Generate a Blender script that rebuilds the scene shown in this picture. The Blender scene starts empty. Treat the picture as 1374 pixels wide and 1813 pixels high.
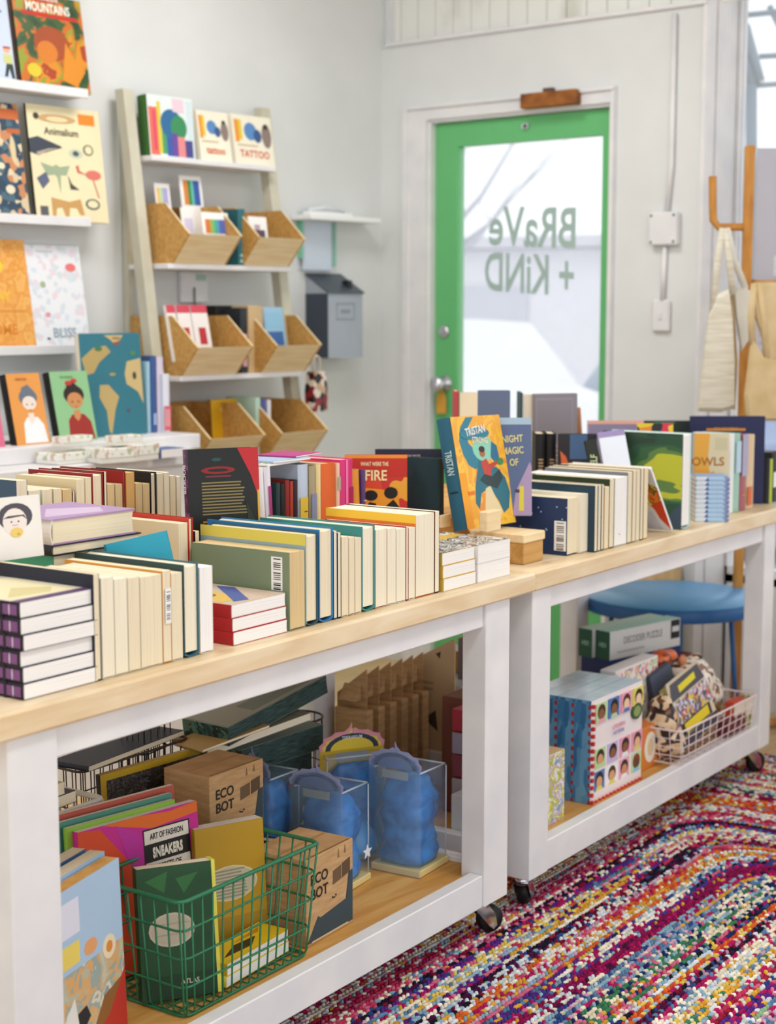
import bpy, math, random
from math import sin, cos, pi, atan, radians, sqrt
from mathutils import Vector, Matrix
random.seed(7)
V=Vector
SC=bpy.context.scene; COL=SC.collection
# ---------------------------------------------------------------- camera
FPX=2850.; PITCH=atan((906.5-548)/FPX); YAW=radians(40); CZ=1.48
CAM=V((0,0,CZ))
FW=V((cos(YAW)*cos(PITCH),sin(YAW)*cos(PITCH),-sin(PITCH))); RT=V((sin(YAW),-cos(YAW),0)); UPV=RT.cross(FW)
FH=V((cos(YAW),sin(YAW),0)); ZU=V((0,0,1))
cd=bpy.data.cameras.new('camera'); cam=bpy.data.objects.new('camera',cd); COL.objects.link(cam)
cam.matrix_world=Matrix.Translation(CAM)@Matrix((RT,UPV,-FW)).transposed().to_4x4()
cd.sensor_fit='VERTICAL'; cd.sensor_height=36; cd.lens=FPX/1813*36; cd.clip_end=100; cd.clip_start=.05
cd.dof.use_dof=True; cd.dof.focus_distance=3.35; cd.dof.aperture_fstop=3.4
SC.camera=cam
TA=radians(5); TT=V((cos(TA),sin(TA),0)); TN=V((-sin(TA),cos(TA),0))
# planes the furniture stands in, used to read sizes off a measured point
def TV(v): return (TN,v)
def WL(Y): return (V((0,1,0)),Y)
def DW(X): return (V((1,0,0)),X)
def CF(d): return (FH,d)
def pt(pl,x,y):
    d=FW*FPX+RT*(x-687)-UPV*(y-906.5)
    n,c=pl; return CAM+d*((c-n.dot(CAM))/n.dot(d))
def gz(x,y,z):
    d=FW*FPX+RT*(x-687)-UPV*(y-906.5); return CAM+d*((z-CZ)/d.z)
def uvw(u,v,z=0): return TT*u+TN*v+ZU*z
def PP(a,b):
    A=uvw(*a);B=uvw(*b);r=(B-A).normalized();n=r.cross(ZU);return (n,n.dot(A))
YWL=4.373; XDW=5.168
# ---------------------------------------------------------------- materials
def lin(h):
    h=h.lstrip('#'); o=[]
    for i in (0,2,4):
        c=int(h[i:i+2],16)/255; o.append(c/12.92 if c<=.04045 else ((c+.055)/1.055)**2.4)
    return (*o,1)
MC={}
def C(h,rough=.5,metal=0,spec=.4,alpha=1,trans=0,emit=0,noise=.06,key=None):
    k=key or ('m',h,rough,metal,alpha,trans,emit)
    if k in MC: return MC[k]
    m=bpy.data.materials.new('paint_'+h.strip('#')); m.use_nodes=True; nt=m.node_tree; b=nt.nodes['Principled BSDF']
    c=lin(h); b.inputs['Base Color'].default_value=c; b.inputs['Roughness'].default_value=rough; b.inputs['Metallic'].default_value=metal
    b.inputs['Specular IOR Level'].default_value=spec; b.inputs['Alpha'].default_value=alpha; b.inputs['Transmission Weight'].default_value=trans
    if noise and alpha==1 and not trans:
        n=nt.nodes.new('ShaderNodeTexNoise'); n.inputs['Scale'].default_value=9; n.inputs['Detail'].default_value=3
        tc=nt.nodes.new('ShaderNodeTexCoord'); nt.links.new(tc.outputs['Object'],n.inputs['Vector'])
        r=nt.nodes.new('ShaderNodeMapRange'); r.inputs[3].default_value=1-noise; r.inputs[4].default_value=1+noise
        mx=nt.nodes.new('ShaderNodeMix'); mx.data_type='RGBA'; mx.blend_type='MULTIPLY'; mx.inputs[0].default_value=1
        mx.inputs[6].default_value=c; nt.links.new(n.outputs['Fac'],r.inputs[0]); nt.links.new(r.outputs[0],mx.inputs[7]); nt.links.new(mx.outputs[2],b.inputs['Base Color'])
    MC[k]=m; return m
def STR(name,h1,h2,scale=(1,1,1),nscale=8,rough=.6,detail=4,bump=0,dist=0,lo=.3,hi=.7,coord='Object'):
    "two-tone stretched noise: wood grain, paper edges, plaster"
    k=('s',name)
    if k in MC: return MC[k]
    m=bpy.data.materials.new(name); m.use_nodes=True; nt=m.node_tree; b=nt.nodes['Principled BSDF']; b.inputs['Roughness'].default_value=rough
    b.inputs['Specular IOR Level'].default_value=.35
    tc=nt.nodes.new('ShaderNodeTexCoord'); mp=nt.nodes.new('ShaderNodeMapping'); mp.inputs['Scale'].default_value=scale
    n=nt.nodes.new('ShaderNodeTexNoise'); n.inputs['Scale'].default_value=nscale; n.inputs['Detail'].default_value=detail; n.inputs['Distortion'].default_value=dist
    r=nt.nodes.new('ShaderNodeValToRGB'); r.color_ramp.elements[0].color=lin(h1); r.color_ramp.elements[1].color=lin(h2)
    r.color_ramp.elements[0].position=lo; r.color_ramp.elements[1].position=hi
    L=nt.links.new; L(tc.outputs[coord],mp.inputs[0]); L(mp.outputs[0],n.inputs[0]); L(n.outputs['Fac'],r.inputs[0]); L(r.outputs[0],b.inputs['Base Color'])
    if bump:
        bp=nt.nodes.new('ShaderNodeBump'); bp.inputs['Strength'].default_value=bump; bp.inputs['Distance'].default_value=.002; L(n.outputs['Fac'],bp.inputs['Height']); L(bp.outputs[0],b.inputs['Normal'])
    MC[k]=m; return m
def PAT(name,cols,scale=30,rough=.4,sc=(1,1,1),rand=1,noise=False,dist=.0):
    "printed artwork: patches of several inks"
    k=('p',name)
    if k in MC: return MC[k]
    m=bpy.data.materials.new(name); m.use_nodes=True; nt=m.node_tree; b=nt.nodes['Principled BSDF']; b.inputs['Roughness'].default_value=rough
    tc=nt.nodes.new('ShaderNodeTexCoord'); mp=nt.nodes.new('ShaderNodeMapping'); mp.inputs['Scale'].default_value=sc
    L=nt.links.new; L(tc.outputs['Object'],mp.inputs[0])
    r=nt.nodes.new('ShaderNodeValToRGB'); r.color_ramp.interpolation='CONSTANT'; n=len(cols)
    while len(r.color_ramp.elements)<n: r.color_ramp.elements.new(.5)
    if noise:
        x=nt.nodes.new('ShaderNodeTexNoise'); x.inputs['Scale'].default_value=scale; x.inputs['Detail'].default_value=3; x.inputs['Distortion'].default_value=dist; L(mp.outputs[0],x.inputs[0]); L(x.outputs['Fac'],r.inputs[0])
        for i,c in enumerate(cols): r.color_ramp.elements[i].position=0 if i==0 else .3+.4*i/n; r.color_ramp.elements[i].color=lin(c)
    else:
        x=nt.nodes.new('ShaderNodeTexVoronoi'); x.inputs['Scale'].default_value=scale; x.inputs['Randomness'].default_value=rand; L(mp.outputs[0],x.inputs['Vector'])
        s=nt.nodes.new('ShaderNodeSeparateColor'); L(x.outputs['Color'],s.inputs[0]); L(s.outputs[0],r.inputs[0])
        for i,c in enumerate(cols): r.color_ramp.elements[i].position=i/n; r.color_ramp.elements[i].color=lin(c)
    L(r.outputs[0],b.inputs['Base Color']); MC[k]=m; return m
def pages(h='#e9dcc0',h2=None):
    d={'#e9dcc0':'#d6c49e','#f4f1ee':'#dedada','#d9bf8e':'#bfa070','#efe6d0':'#dccfb0'}
    return STR('page_edges_'+h.strip('#'),h2 or d.get(h,'#bbaa88'),h,(420,1.2,1.2),3,.8,2,lo=.28,hi=.5)
MAPLE=STR('maple_top','#dcbf94','#efdcbc',(1.2,9,9),3,.42,5,dist=.6)
PLY=STR('plywood_shelf','#c98f42','#e2b36b',(1.5,10,10),2.5,.5,5,dist=.8)
BAMBOO=STR('bamboo','#b98743','#d3a763',(2,30,30),2,.5,3)
BAMB2=STR('pale_and_lit_bamboo','#e8cb98','#f5e0b8',(3,30,30),2,.5,3)
WHT=STR('white_painted_wood','#dfdfe2','#eceaea',(2,2,2),4,.5,3,bump=.05)
LADD=STR('greige_painted_wood','#bdb9a4','#cfcbb8',(2,2,2),4,.55,3)
WALLM=STR('wall_plaster','#dadcdb','#e2e4e3',(1,1,1),3,.75,4,bump=.06)
CARD=STR('cardboard','#b68d5f','#cba577',(3,3,20),6,.8,4)
CLEAR=C('#eaf4ff',.06,alpha=.16,spec=.9,noise=0)
CHROME=C('#d0d0d4',.15,1,noise=0); BLACKR=C('#0c0c0e',.5,noise=0)
# ---------------------------------------------------------------- mesh builder
class MB:
    def __init__(s): s.v=[];s.f=[];s.m=[];s.mats=[];s.sm=[]
    def mi(s,mat):
        if mat not in s.mats: s.mats.append(mat)
        return s.mats.index(mat)
    def add(s,vs,fs,mat,smooth=False):
        o=len(s.v); s.v+=[tuple(x) for x in vs]; i=s.mi(mat)
        for f in fs: s.f.append([o+k for k in f]); s.m.append(i); s.sm.append(smooth)
        return s
    def box(s,a,b,mat,M=None,bev=0):
        x0,y0,z0=a;x1,y1,z1=b
        if bev>0:
            e=bev; vs=[];
            # chamfered box: three vertices per corner
            for i,x in enumerate((x0,x1)):
                for j,y in enumerate((y0,y1)):
                    for k,z in enumerate((z0,z1)):
                        dx=e if i==0 else -e; dy=e if j==0 else -e; dz=e if k==0 else -e
                        vs+=[(x,y+dy,z+dz),(x+dx,y,z+dz),(x+dx,y+dy,z)]
            c=lambda i,j,k,a:((i*2+j)*2+k)*3+a
            fs=[]
            for i in (0,1):
                q=[c(i,0,0,0),c(i,1,0,0),c(i,1,1,0),c(i,0,1,0)]; fs.append(q if i else q[::-1])
                q=[c(0,i,0,1),c(1,i,0,1),c(1,i,1,1),c(0,i,1,1)]; fs.append(q[::-1] if i else q)
                q=[c(0,0,i,2),c(1,0,i,2),c(1,1,i,2),c(0,1,i,2)]; fs.append(q if i else q[::-1])
            for j in (0,1):
                for k in (0,1):
                    fs.append([c(0,j,k,1),c(1,j,k,1),c(1,j,k,2),c(0,j,k,2)])
                    fs.append([c(j,0,k,0),c(j,1,k,0),c(j,1,k,2),c(j,0,k,2)])
                    fs.append([c(j,k,0,0),c(j,k,1,0),c(j,k,1,1),c(j,k,0,1)])
            for i in (0,1):
                for j in (0,1):
                    for k in (0,1): fs.append([c(i,j,k,0),c(i,j,k,1),c(i,j,k,2)])
        else:
            vs=[(x0,y0,z0),(x1,y0,z0),(x1,y1,z0),(x0,y1,z0),(x0,y0,z1),(x1,y0,z1),(x1,y1,z1),(x0,y1,z1)]
            fs=[(3,2,1,0),(4,5,6,7),(0,1,5,4),(1,2,6,5),(2,3,7,6),(3,0,4,7)]
        if M is not None: vs=[M@V(p) for p in vs]
        return s.add(vs,fs,mat)
    def prism(s,poly,M,t,mat,smooth=False,caps=True):
        "polygon in M's xy-plane, extruded t along M's z"
        n=len(poly); vs=[M@V((p[0],p[1],0)) for p in poly]+[M@V((p[0],p[1],t)) for p in poly]
        fs=[[i,(i+1)%n,n+(i+1)%n,n+i] for i in range(n)]
        s.add(vs,fs,mat,smooth)
        if caps: s.add(vs,[list(range(n))[::-1],list(range(n,2*n))],mat)
        return s
    def tube(s,path,r,mat,n=8,closed=False,cap=True):
        path=[V(p) for p in path]; k=len(path); vs=[];fs=[]
        rr=r if isinstance(r,(list,tuple)) else [r]*k
        prev=None
        for i,p in enumerate(path):
            a=path[(i-1)%k] if (closed or i>0) else p; b=path[(i+1)%k] if (closed or i<k-1) else p
            d=(b-a).normalized()
            if prev is None:
                x=d.cross(ZU) if abs(d.z)<.9 else d.cross(V((1,0,0)))
            else: x=prev-d*prev.dot(d)
            x.normalize(); y=d.cross(x); prev=x
            for j in range(n):
                t=2*pi*j/n; vs.append(p+(x*cos(t)+y*sin(t))*rr[i])
        for i in range(k if closed else k-1):
            for j in range(n):
                a=i*n+j;b=i*n+(j+1)%n;c=((i+1)%k)*n+(j+1)%n;d=((i+1)%k)*n+j
                fs.append([a,b,c,d])
        if cap and not closed: fs+= [list(range(n))[::-1],[(k-1)*n+j for j in range(n)]]
        return s.add(vs,fs,mat,True)
    def loft(s,rings,mat,cap=True,smooth=True):
        n=len(rings[0]); vs=[p for r in rings for p in r]; fs=[]
        for i in range(len(rings)-1):
            for j in range(n):
                fs.append([i*n+j,i*n+(j+1)%n,(i+1)*n+(j+1)%n,(i+1)*n+j])
        if cap: fs+=[list(range(n))[::-1],[(len(rings)-1)*n+j for j in range(n)]]
        return s.add(vs,fs,mat,smooth)
    def lathe(s,prof,M,mat,n=20):
        return s.loft([[M@V((r*cos(2*pi*j/n),r*sin(2*pi*j/n),z)) for j in range(n)] for r,z in prof],mat)
    def build(s,name,parent=None,M=None):
        me=bpy.data.meshes.new(name); me.from_pydata(s.v,[],s.f)
        for m in s.mats: me.materials.append(m)
        me.polygons.foreach_set('material_index',s.m); me.polygons.foreach_set('use_smooth',s.sm); me.update()
        o=bpy.data.objects.new(name,me); COL.objects.link(o)
        if parent: o.parent=parent
        if M is not None: o.matrix_local=M
        return o
def tag(o,label=None,cat=None,group=None,kind=None):
    if label: o['label']=label
    if cat: o['category']=cat
    if group: o['group']=group
    if kind: o['kind']=kind
    return o
def empty(name,M,label=None,cat=None,group=None):
    o=bpy.data.objects.new(name,None); COL.objects.link(o); o.empty_display_size=.05
    o.matrix_world=M if isinstance(M,Matrix) else Matrix.Translation(M); return tag(o,label,cat,group)
def fr(O,x,y,z): return Matrix.Translation(O)@Matrix((x,y,z)).transposed().to_4x4()
TXT={}
def text_mesh(t):
    if t in TXT: return TXT[t]
    cu=bpy.data.curves.new('lettering','FONT'); cu.body=t; cu.size=1; cu.align_x='CENTER'; cu.align_y='CENTER'; cu.resolution_u=3; cu.offset=.02
    o=bpy.data.objects.new('lettering',cu); COL.objects.link(o); dg=bpy.context.evaluated_depsgraph_get(); dg.update()
    me=bpy.data.meshes.new_from_object(o.evaluated_get(dg)); r=([tuple(v.co) for v in me.vertices],[list(p.vertices) for p in me.polygons])
    bpy.data.objects.remove(o); bpy.data.curves.remove(cu); bpy.data.meshes.remove(me); TXT[t]=r; return r
def draw(parent,M,W,H,items,names=('cover_art','title')):
    "flat printing on a face; M: x right, y up, z out of the face, origin lower left"
    A=MB();T=MB();k=0
    for it in items:
        k+=1; z=.0003+.00012*k; m=it[5] if it[0]=='t' else it[-1]; m=C(m) if isinstance(m,str) and m else m
        if m=='' : m=None
        if it[0]=='r':
            _,a,b,c,d=it[:5]; A.prism([(a*W,b*H),(c*W,b*H),(c*W,d*H),(a*W,d*H)],M@Matrix.Translation((0,0,.0001)),z,m)
        elif it[0]=='p': A.prism([(a*W,b*H) for a,b in it[1]],M@Matrix.Translation((0,0,.0001)),z,m)
        elif it[0]=='d':
            _,a,b,r=it[:4]; ry=it[4] if len(it)>5 else r
            A.prism([(a*W+r*W*cos(t*pi/9),b*H+ry*W*sin(t*pi/9)) for t in range(18)],M@Matrix.Translation((0,0,.0001)),z,m)
        elif it[0]=='b':   # a row of thin text-like bars
            _,a,b,c,d,n=it[:6]
            for i in range(n):
                y=b+(d-b)*(i+.25)/n; e=c-random.random()*.18*(c-a); A.prism([(a*W,y*H),(e*W,y*H),(e*W,(y+(d-b)*.45/n)*H),(a*W,(y+(d-b)*.45/n)*H)],M@Matrix.Translation((0,0,.0001)),z,m)
        elif it[0]=='bc':  # bar code
            _,a,b,c,d=it[:5]; A.prism([(a*W,b*H),(c*W,b*H),(c*W,d*H),(a*W,d*H)],M@Matrix.Translation((0,0,.0001)),z,C('#f4f2ee'))
            n=16
            for i in range(n):
                if i%5==4: continue
                y0=b+(d-b)*(i+.35)/(n+.7); y1=y0+(d-b)*(.3+.35*random.random())/n
                A.prism([((a+(c-a)*.2)*W,y0*H),((a+(c-a)*.85)*W,y0*H),((a+(c-a)*.85)*W,y1*H),((a+(c-a)*.2)*W,y1*H)],M@Matrix.Translation((0,0,.0001)),z+.0002,C('#17171a'))
        elif it[0]=='t':
            _,t,a,b,s=it[:5]; rot=it[6] if len(it)>6 else 0; wx=it[7] if len(it)>7 else 1
            vs,fs=text_mesh(t); MM=M@Matrix.Translation((a*W,b*H,z+.0006))@Matrix.Rotation(radians(rot),4,'Z')
            T.add([MM@V((p[0]*s*H*wx,p[1]*s*H,0)) for p in vs],fs,m)
    if A.v: A.build(names[0],parent)
    if T.v: T.build(names[1],parent)
# ---------------------------------------------------------------- books
def book(name,label,M,T,D,H,cov,pg=None,hard=True,cat='book',group=None,art=None,side=1,spine=None,spineart=None,backm=None,plain=False):
    """local x thickness 0..T, y spine(0)..fore edge D, z height 0..H. side=1: front cover on x=T, side=0: the cover on x=0 is the one seen"""
    cov=C(cov) if isinstance(cov,str) else cov; pg=pg or pages(); spm=(C(spine) if isinstance(spine,str) else spine) or cov; bkm=(C(backm) if isinstance(backm,str) else backm) or cov
    e=empty(name,M,label,cat,group)
    t=.0026 if hard else .0009; t=min(t,T*.2); ov=.003 if hard else .0002
    n=7; b=min(.006,T*.35) if hard else .0012; o=[];i_=[]
    for k in range(n):
        a=-1+2*k/(n-1); o.append((T/2+T/2*a,b*a*a)); i_.append((T/2+(T/2-t)*a,b*a*a+t))
    B=MB()
    X=Matrix.Identity(4)
    B.box((0,b,0),(t,D,H),bkm); B.box((T-t,b,0),(T,D,H),cov)
    for k in range(n-1):
        q=[o[k],o[k+1],i_[k+1],i_[k]]; vs=[(x,y,0) for x,y in q]+[(x,y,H) for x,y in q]
        B.add(vs,[(0,1,5,4),(1,2,6,5),(2,3,7,6),(3,0,4,7),(3,2,1,0),(4,5,6,7)],spm)
    B.build('cover',e)
    P=MB(); g=.0004; c=.003 if hard else .0008
    x0,x1=t+g*.2,T-t-g*.2; m=(x0+x1)/2; d=D-ov
    poly=[(x0,b+t+.001),(x1,b+t+.001),(x1,d),(m+(x1-m)*.5,d-c*.7),(m,d-c),(m-(x1-m)*.5,d-c*.7),(x0,d)]
    vs=[(x,y,ov) for x,y in poly]+[(x,y,H-ov) for x,y in poly]; k=len(poly)
    P.add(vs,[list(range(k))[::-1],list(range(k,2*k))]+[[a,(a+1)%k,k+(a+1)%k,k+a] for a in range(k)],pg)
    P.build('pages',e)
    if art:
        F=fr(V((T,0,0)),V((0,1,0)),V((0,0,1)),V((1,0,0))) if side else fr(V((0,D,0)),V((0,-1,0)),V((0,0,1)),V((-1,0,0)))
        draw(e,F,D,H,art)
    if spineart:
        F=fr(V((0,-.0002,0)),V((1,0,0)),V((0,0,1)),V((0,-1,0))); draw(e,F,T,H,spineart,('spine_art','spine_title'))
    return e
def lean_basis(r,lean,roll=0):
    n=r.cross(ZU); n2=n*cos(lean)+ZU*sin(lean); u2=ZU*cos(lean)-n*sin(lean)
    if roll:
        c,s=cos(roll),sin(roll); r,u2=r*c+u2*s,u2*c-r*s
    return n2,r,u2
def ub(label,pl,x0,x1,ytop,zb,T,cov,lean=0,spine_right=False,roll=0,H=None,W=None,name='book',**k):
    "upright book whose cover lies in plane pl and faces the viewer"
    xm=(x0+x1)/2; A=pt(pl,x0,ytop+60);B=pt(pl,x1,ytop+60); A.z=B.z=0; r=(B-A).normalized(); W=W or (B-A).length
    Hh=H or (pt(pl,xm,ytop).z-zb)/cos(radians(lean)); n,r2,up=lean_basis(r,radians(lean),radians(roll)); O=V((A.x,A.y,zb))
    if spine_right:  # thickness axis away from viewer, spine on the right
        return book(name,label,fr(O+r2*W,-n,-r2,up),T,W,Hh,k.pop('backm',cov),backm=cov,side=0,**k)
    return book(name,label,fr(O-n*T,n,r2,up),T,W,Hh,cov,**k)
def row(pl,zb,items,depth=.2,group=None,cat='book'):
    "books standing spine down, head towards the viewer (+ direction of the row = +u)"
    out=[]
    for it in items:
        x0,x1,yt,cov,pg,hard,label=it[:7]; kw=it[7] if len(it)>7 else {}
        dp=kw.pop('depth',depth); ln=kw.pop('tilt',0); zz=kw.pop('zb',zb); dv=kw.pop('dv',0)
        p2=(pl[0],pl[1]+dv)
        A=pt(p2,x0,yt+60);B=pt(p2,x1,yt+60); T=max((B-A).dot(TT)-.0006,.003); H=pt(p2,(x0+x1)/2,yt).z-zz
        A.z=zz; n=TT; u=ZU
        if ln: a=radians(ln); n=TT*cos(a)+ZU*sin(a); u=ZU*cos(a)-TT*sin(a)
        M=fr(A+TN*dp,n,u,-TN)
        out.append(book('book',label,M,T,H,dp,cov,pages(pg) if isinstance(pg,str) else pg,hard,cat,group,**kw))
    return out
def spines(pl,zb,items,depth=.14,group=None):
    "upright books with the spine towards the viewer"
    for it in items:
        x0,x1,yt,cov,label=it[:5]; kw=it[5] if len(it)>5 else {}
        A=pt(pl,x0,yt+60);B=pt(pl,x1,yt+60);A.z=B.z=zb; r=(B-A).normalized(); T=(B-A).length-.0008; H=pt(pl,(x0+x1)/2,yt).z-zb; tl=radians(kw.pop('tilt',0))
        n=r.cross(ZU); r2=r*cos(tl)+ZU*sin(tl); u2=ZU*cos(tl)-r*sin(tl)
        book('book',label,fr(A,r2,-n,u2),T,kw.pop('depth',depth),H,cov,group=group,**kw)
def CR_(d,deg,xc):
    a=radians(deg); P=pt(CF(d),xc,906); n=FH*cos(a)-RT*sin(a); return (n,n.dot(P))
def flat(label,O,ang,W,L,T,cov,pg=None,hard=False,tilt=0,**k):
    "book lying flat: O lower near-left corner, ang its yaw in the table frame, W across (spine at left unless spine='r'), L away"
    a=radians(ang); x=TT*cos(a)+TN*sin(a); y=TN*cos(a)-TT*sin(a)
    up=ZU
    if tilt: t=radians(tilt); x,up=x*cos(t)+ZU*sin(t),ZU*cos(t)-x*sin(t)
    # thickness up, spine->fore edge = x, height = y : up = x cross y -> frame (z,x,y)
    return book(k.pop('name','book'),label,fr(O,up,x,y),T,W,L,cov,pg,hard,**k)
# ---------------------------------------------------------------- the room
def struct(name,mb,label=None,parent=None,M=None):
    o=mb.build(name,parent,M)
    if not parent: o['kind']='structure'
    if label: o['label']=label; o['category']=name.split('_')[0]
    return o
FLOORM=STR('pale_wood_floor','#c9a672','#e2c795',(1.2,12,1),3,.4,4,dist=.4)
m=MB()
for i in range(-14,40): 
    m.box((-2.5,i*.14-.4,-.03),(7.2,i*.14-.4+.1385,0),FLOORM)
struct('floor',m,'pale wooden plank floor under the braided rug')
m=MB(); m.box((-2.5,YWL,0),(XDW+.001,YWL+.12,3.1),WALLM); struct('wall_left',m,'smooth white wall behind the picture ledges and ladder shelf')
# door wall with its opening
DL,DR,DT=4.112,3.272,2.222; WT=2.54
m=MB()
m.box((XDW,DL+.012,0),(XDW+.12,YWL+.12,WT),WALLM); m.box((XDW,2.885,0),(XDW+.12,DR-.012,WT),WALLM); m.box((XDW,DR-.012,DT+.012),(XDW+.12,DL+.012,WT),WALLM)
struct('wall_door',m,'white wall around the green shop door')
m=MB(); m.box((XDW-.012,2.872,0),(XDW+.14,2.885,WT+.02),WHT); m.box((XDW-.02,4.34,WT),(XDW+.1,2.87,WT+.014),WHT)
struct('trim_1',m,'white corner board and cap along the top of the door wall')
m=MB() # whitewashed boards above the wall
BB=STR('whitewashed_boards','#b5b09a','#f0f0ea',(1,1,.5),3,.7,5,lo=.25,hi=.45)
for i in range(24):
    y=2.7+i*.09; m.box((XDW+.06,y,WT+.014),(XDW+.08,y+.086,3.1),BB)
m.box((XDW+.03,4.35,WT),(XDW+.08,4.372,3.1),WHT)
struct('wall_upper',m,'whitewashed board panel above the door wall')
# white sheathing right of the corner (grooved) and the big window beyond
m=MB()
for i in range(6):
    x=XDW+.058+i*.023; m.box((x,2.862,0),(x+.0215,2.872,3.1),WHT)
m.box((XDW-.012,2.868,0),(XDW+.055,2.8715,3.1),WHT); m.box((XDW+.141,2.872,0),(XDW+.2,2.9,3.1),WHT)
struct('wall_right',m,'white grooved boards between the wall corner and the shop window')
m=MB(); gx=XDW+.2
for y in (2.88,1.1,-.4): m.box((gx,y-.03,0),(gx+.05,y+.03,3.1),WHT)
for z in (.5,): m.box((gx,-.4,z-.03),(gx+.05,2.86,z+.03),WHT)
m.box((gx,-.4,0),(gx+.05,2.86,.5),WHT)
w=struct('window_1',m,'tall shop window right of the door wall')
m=MB(); m.box((gx+.02,-.37,.53),(gx+.026,2.85,3.1),CLEAR); m.build('window_pane',w)
m=MB(); m.box((-2.5,-3.2,3.1),(6.2,4.5,3.2),WALLM); struct('ceiling',m,'plain white ceiling')
# door casing
m=MB(); cz=DT+.012
def cas(y0,y1,z0,z1,d): m.box((XDW-d,y0,z0),(XDW+.002,y1,z1),WHT)
cas(DL+.012,4.235,0,DT+.012,.016);cas(3.243,DR-.012,0,DT+.012,.016);cas(3.243,4.235,DT+.012,2.286,.016)
cas(4.215,4.24,0,2.29,.026);cas(3.238,3.25,0,2.277,.026);cas(3.238,4.24,2.278,2.292,.03)
m.box((XDW,DL,0),(XDW+.12,DL+.012,DT+.012),WHT);m.box((XDW,DR-.012,0),(XDW+.12,DR,DT+.012),WHT);m.box((XDW,DR,DT),(XDW+.12,DL,DT+.012),WHT)
struct('trim_2',m,'white moulded casing around the green door')
GREEN=C('#68bd78',.45)
dx=XDW+.03
m=MB(); gl,gr,gt,gb=3.998,3.318,2.125,.55
m.box((dx,gl,.015),(dx+.045,DL-.003,DT-.004),GREEN); m.box((dx,DR+.003,.015),(dx+.045,gr,DT-.004),GREEN)
m.box((dx,gr,gt),(dx+.045,gl,DT-.004),GREEN); m.box((dx,gr,.015),(dx+.045,gl,gb),GREEN)
door=struct('door_1',m,'bright green glazed shop door')
m=MB(); m.box((dx+.018,gr,gb),(dx+.024,gl,gt),CLEAR); m.build('door_glass',door)
m=MB(); gm=C('#a9c0ba',.6)
for t,y,z,s in (('BRaVe',3.645,1.79,.165),('+ KiND',3.66,1.61,.165)):
    vs,fs=text_mesh(t); m.add([(dx+.017,y+p[0]*s*(.95 if t[0]=='B' else .80),z+p[1]*s*1.28+p[0]*s*.05) for p in vs],fs,gm)
m.build('painted_lettering',door)
m=MB(); R=Matrix.Translation((dx,4.055,1.18))@Matrix.Rotation(-pi/2,4,'Y')
m.lathe([(.0,0),(.034,0),(.034,.006),(.012,.012),(.011,.035),(.027,.042),(.031,.056),(.026,.07),(0,.074)],R,C('#cfcfd6',.25,.8,noise=0)); m.build('knob',door)
m=MB(); R=Matrix.Translation((dx,4.062,1.39))@Matrix.Rotation(-pi/2,4,'Y'); m.lathe([(0,0),(.027,0),(.025,.008),(.016,.011),(0,.012)],R,C('#cfcfd6',.25,.8,noise=0)); m.build('deadbolt',door)
m=MB(); m.box((dx-.012,3.65,2.17),(dx,3.68,2.19),CHROME);m.box((dx-.014,3.658,2.174),(dx-.012,3.67,2.186),BLACKR); m.build('latch_plate',door)
m=MB(); T=C('#d9a33f',.6); m.prism([(-.03,-.09),(.03,-.09),(.03,-.01),(.012,.03),(-.012,.03),(-.03,-.01)],Matrix.Translation((dx-.02,4.06,1.13))@Matrix.Rotation(-pi/2,4,'Y')@Matrix.Rotation(-pi/2,4,'Z')@Matrix.Scale(.8,4),.003,T)
m.tube([(dx-.021,4.06,1.145),(dx-.05,4.058,1.165),(dx-.05,4.056,1.19)],.0015,T,6)
tag(m.build('door_tag'),'small mustard paper tag hanging from the door knob','tag')
# door closer bracket above the door
m=MB(); BR=STR('worn_wood_block','#6e3d17','#a8682c',(3,3,3),5,.6,4)
m.box((XDW-.06,3.385,2.235),(XDW-.016,3.635,2.29),BR,bev=.004); m.box((XDW-.045,3.5,2.29),(XDW-.02,3.54,2.305),C('#5b4a3c',.5)); tag(m.build('wooden_block'),'brown worn wooden block fixed above the green door','block')
# conduit, junction box, switch
m=MB(); m.tube([(XDW-.012,3.0,2.52),(XDW-.012,3.0,2.0),(XDW-.012,3.015,1.83)],.009,WHT,10); tag(m.build('conduit_pipe'),'thin white conduit running down the wall to the junction box','pipe')
m=MB(); m.tube([(XDW-.012,3.02,1.705),(XDW-.012,3.025,1.51)],.009,WHT,10); tag(m.build('conduit_pipe'),'short white conduit between the junction box and the switch plate','pipe')
e=empty('junction_box',(XDW,3.02,1.71),'square white electrical junction box with four dark screws','electrical box')
m=MB(); m.box((-.035,-.058,0),(-.001,.058,.118),WHT,bev=.005); m.build('box_cover',e)
for y in (-.046,.046):
    for z in (.012,.106):
        m=MB(); m.lathe([(0,0),(.005,0),(.004,.002),(0,.003)],Matrix.Translation((-.035,y,z))@Matrix.Rotation(-pi/2,4,'Y'),C('#4a4a48',.5),8); m.build('screw',e)
e=empty('switch_plate',(XDW,3.03,1.4),'white light switch plate low on the door wall','switch')
m=MB(); m.box((-.02,-.036,0),(0,.036,.115),WHT,bev=.006); m.build('plate',e); m=MB(); m.box((-.026,-.006,.045),(-.02,.006,.07),WHT); m.build('toggle',e)
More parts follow.
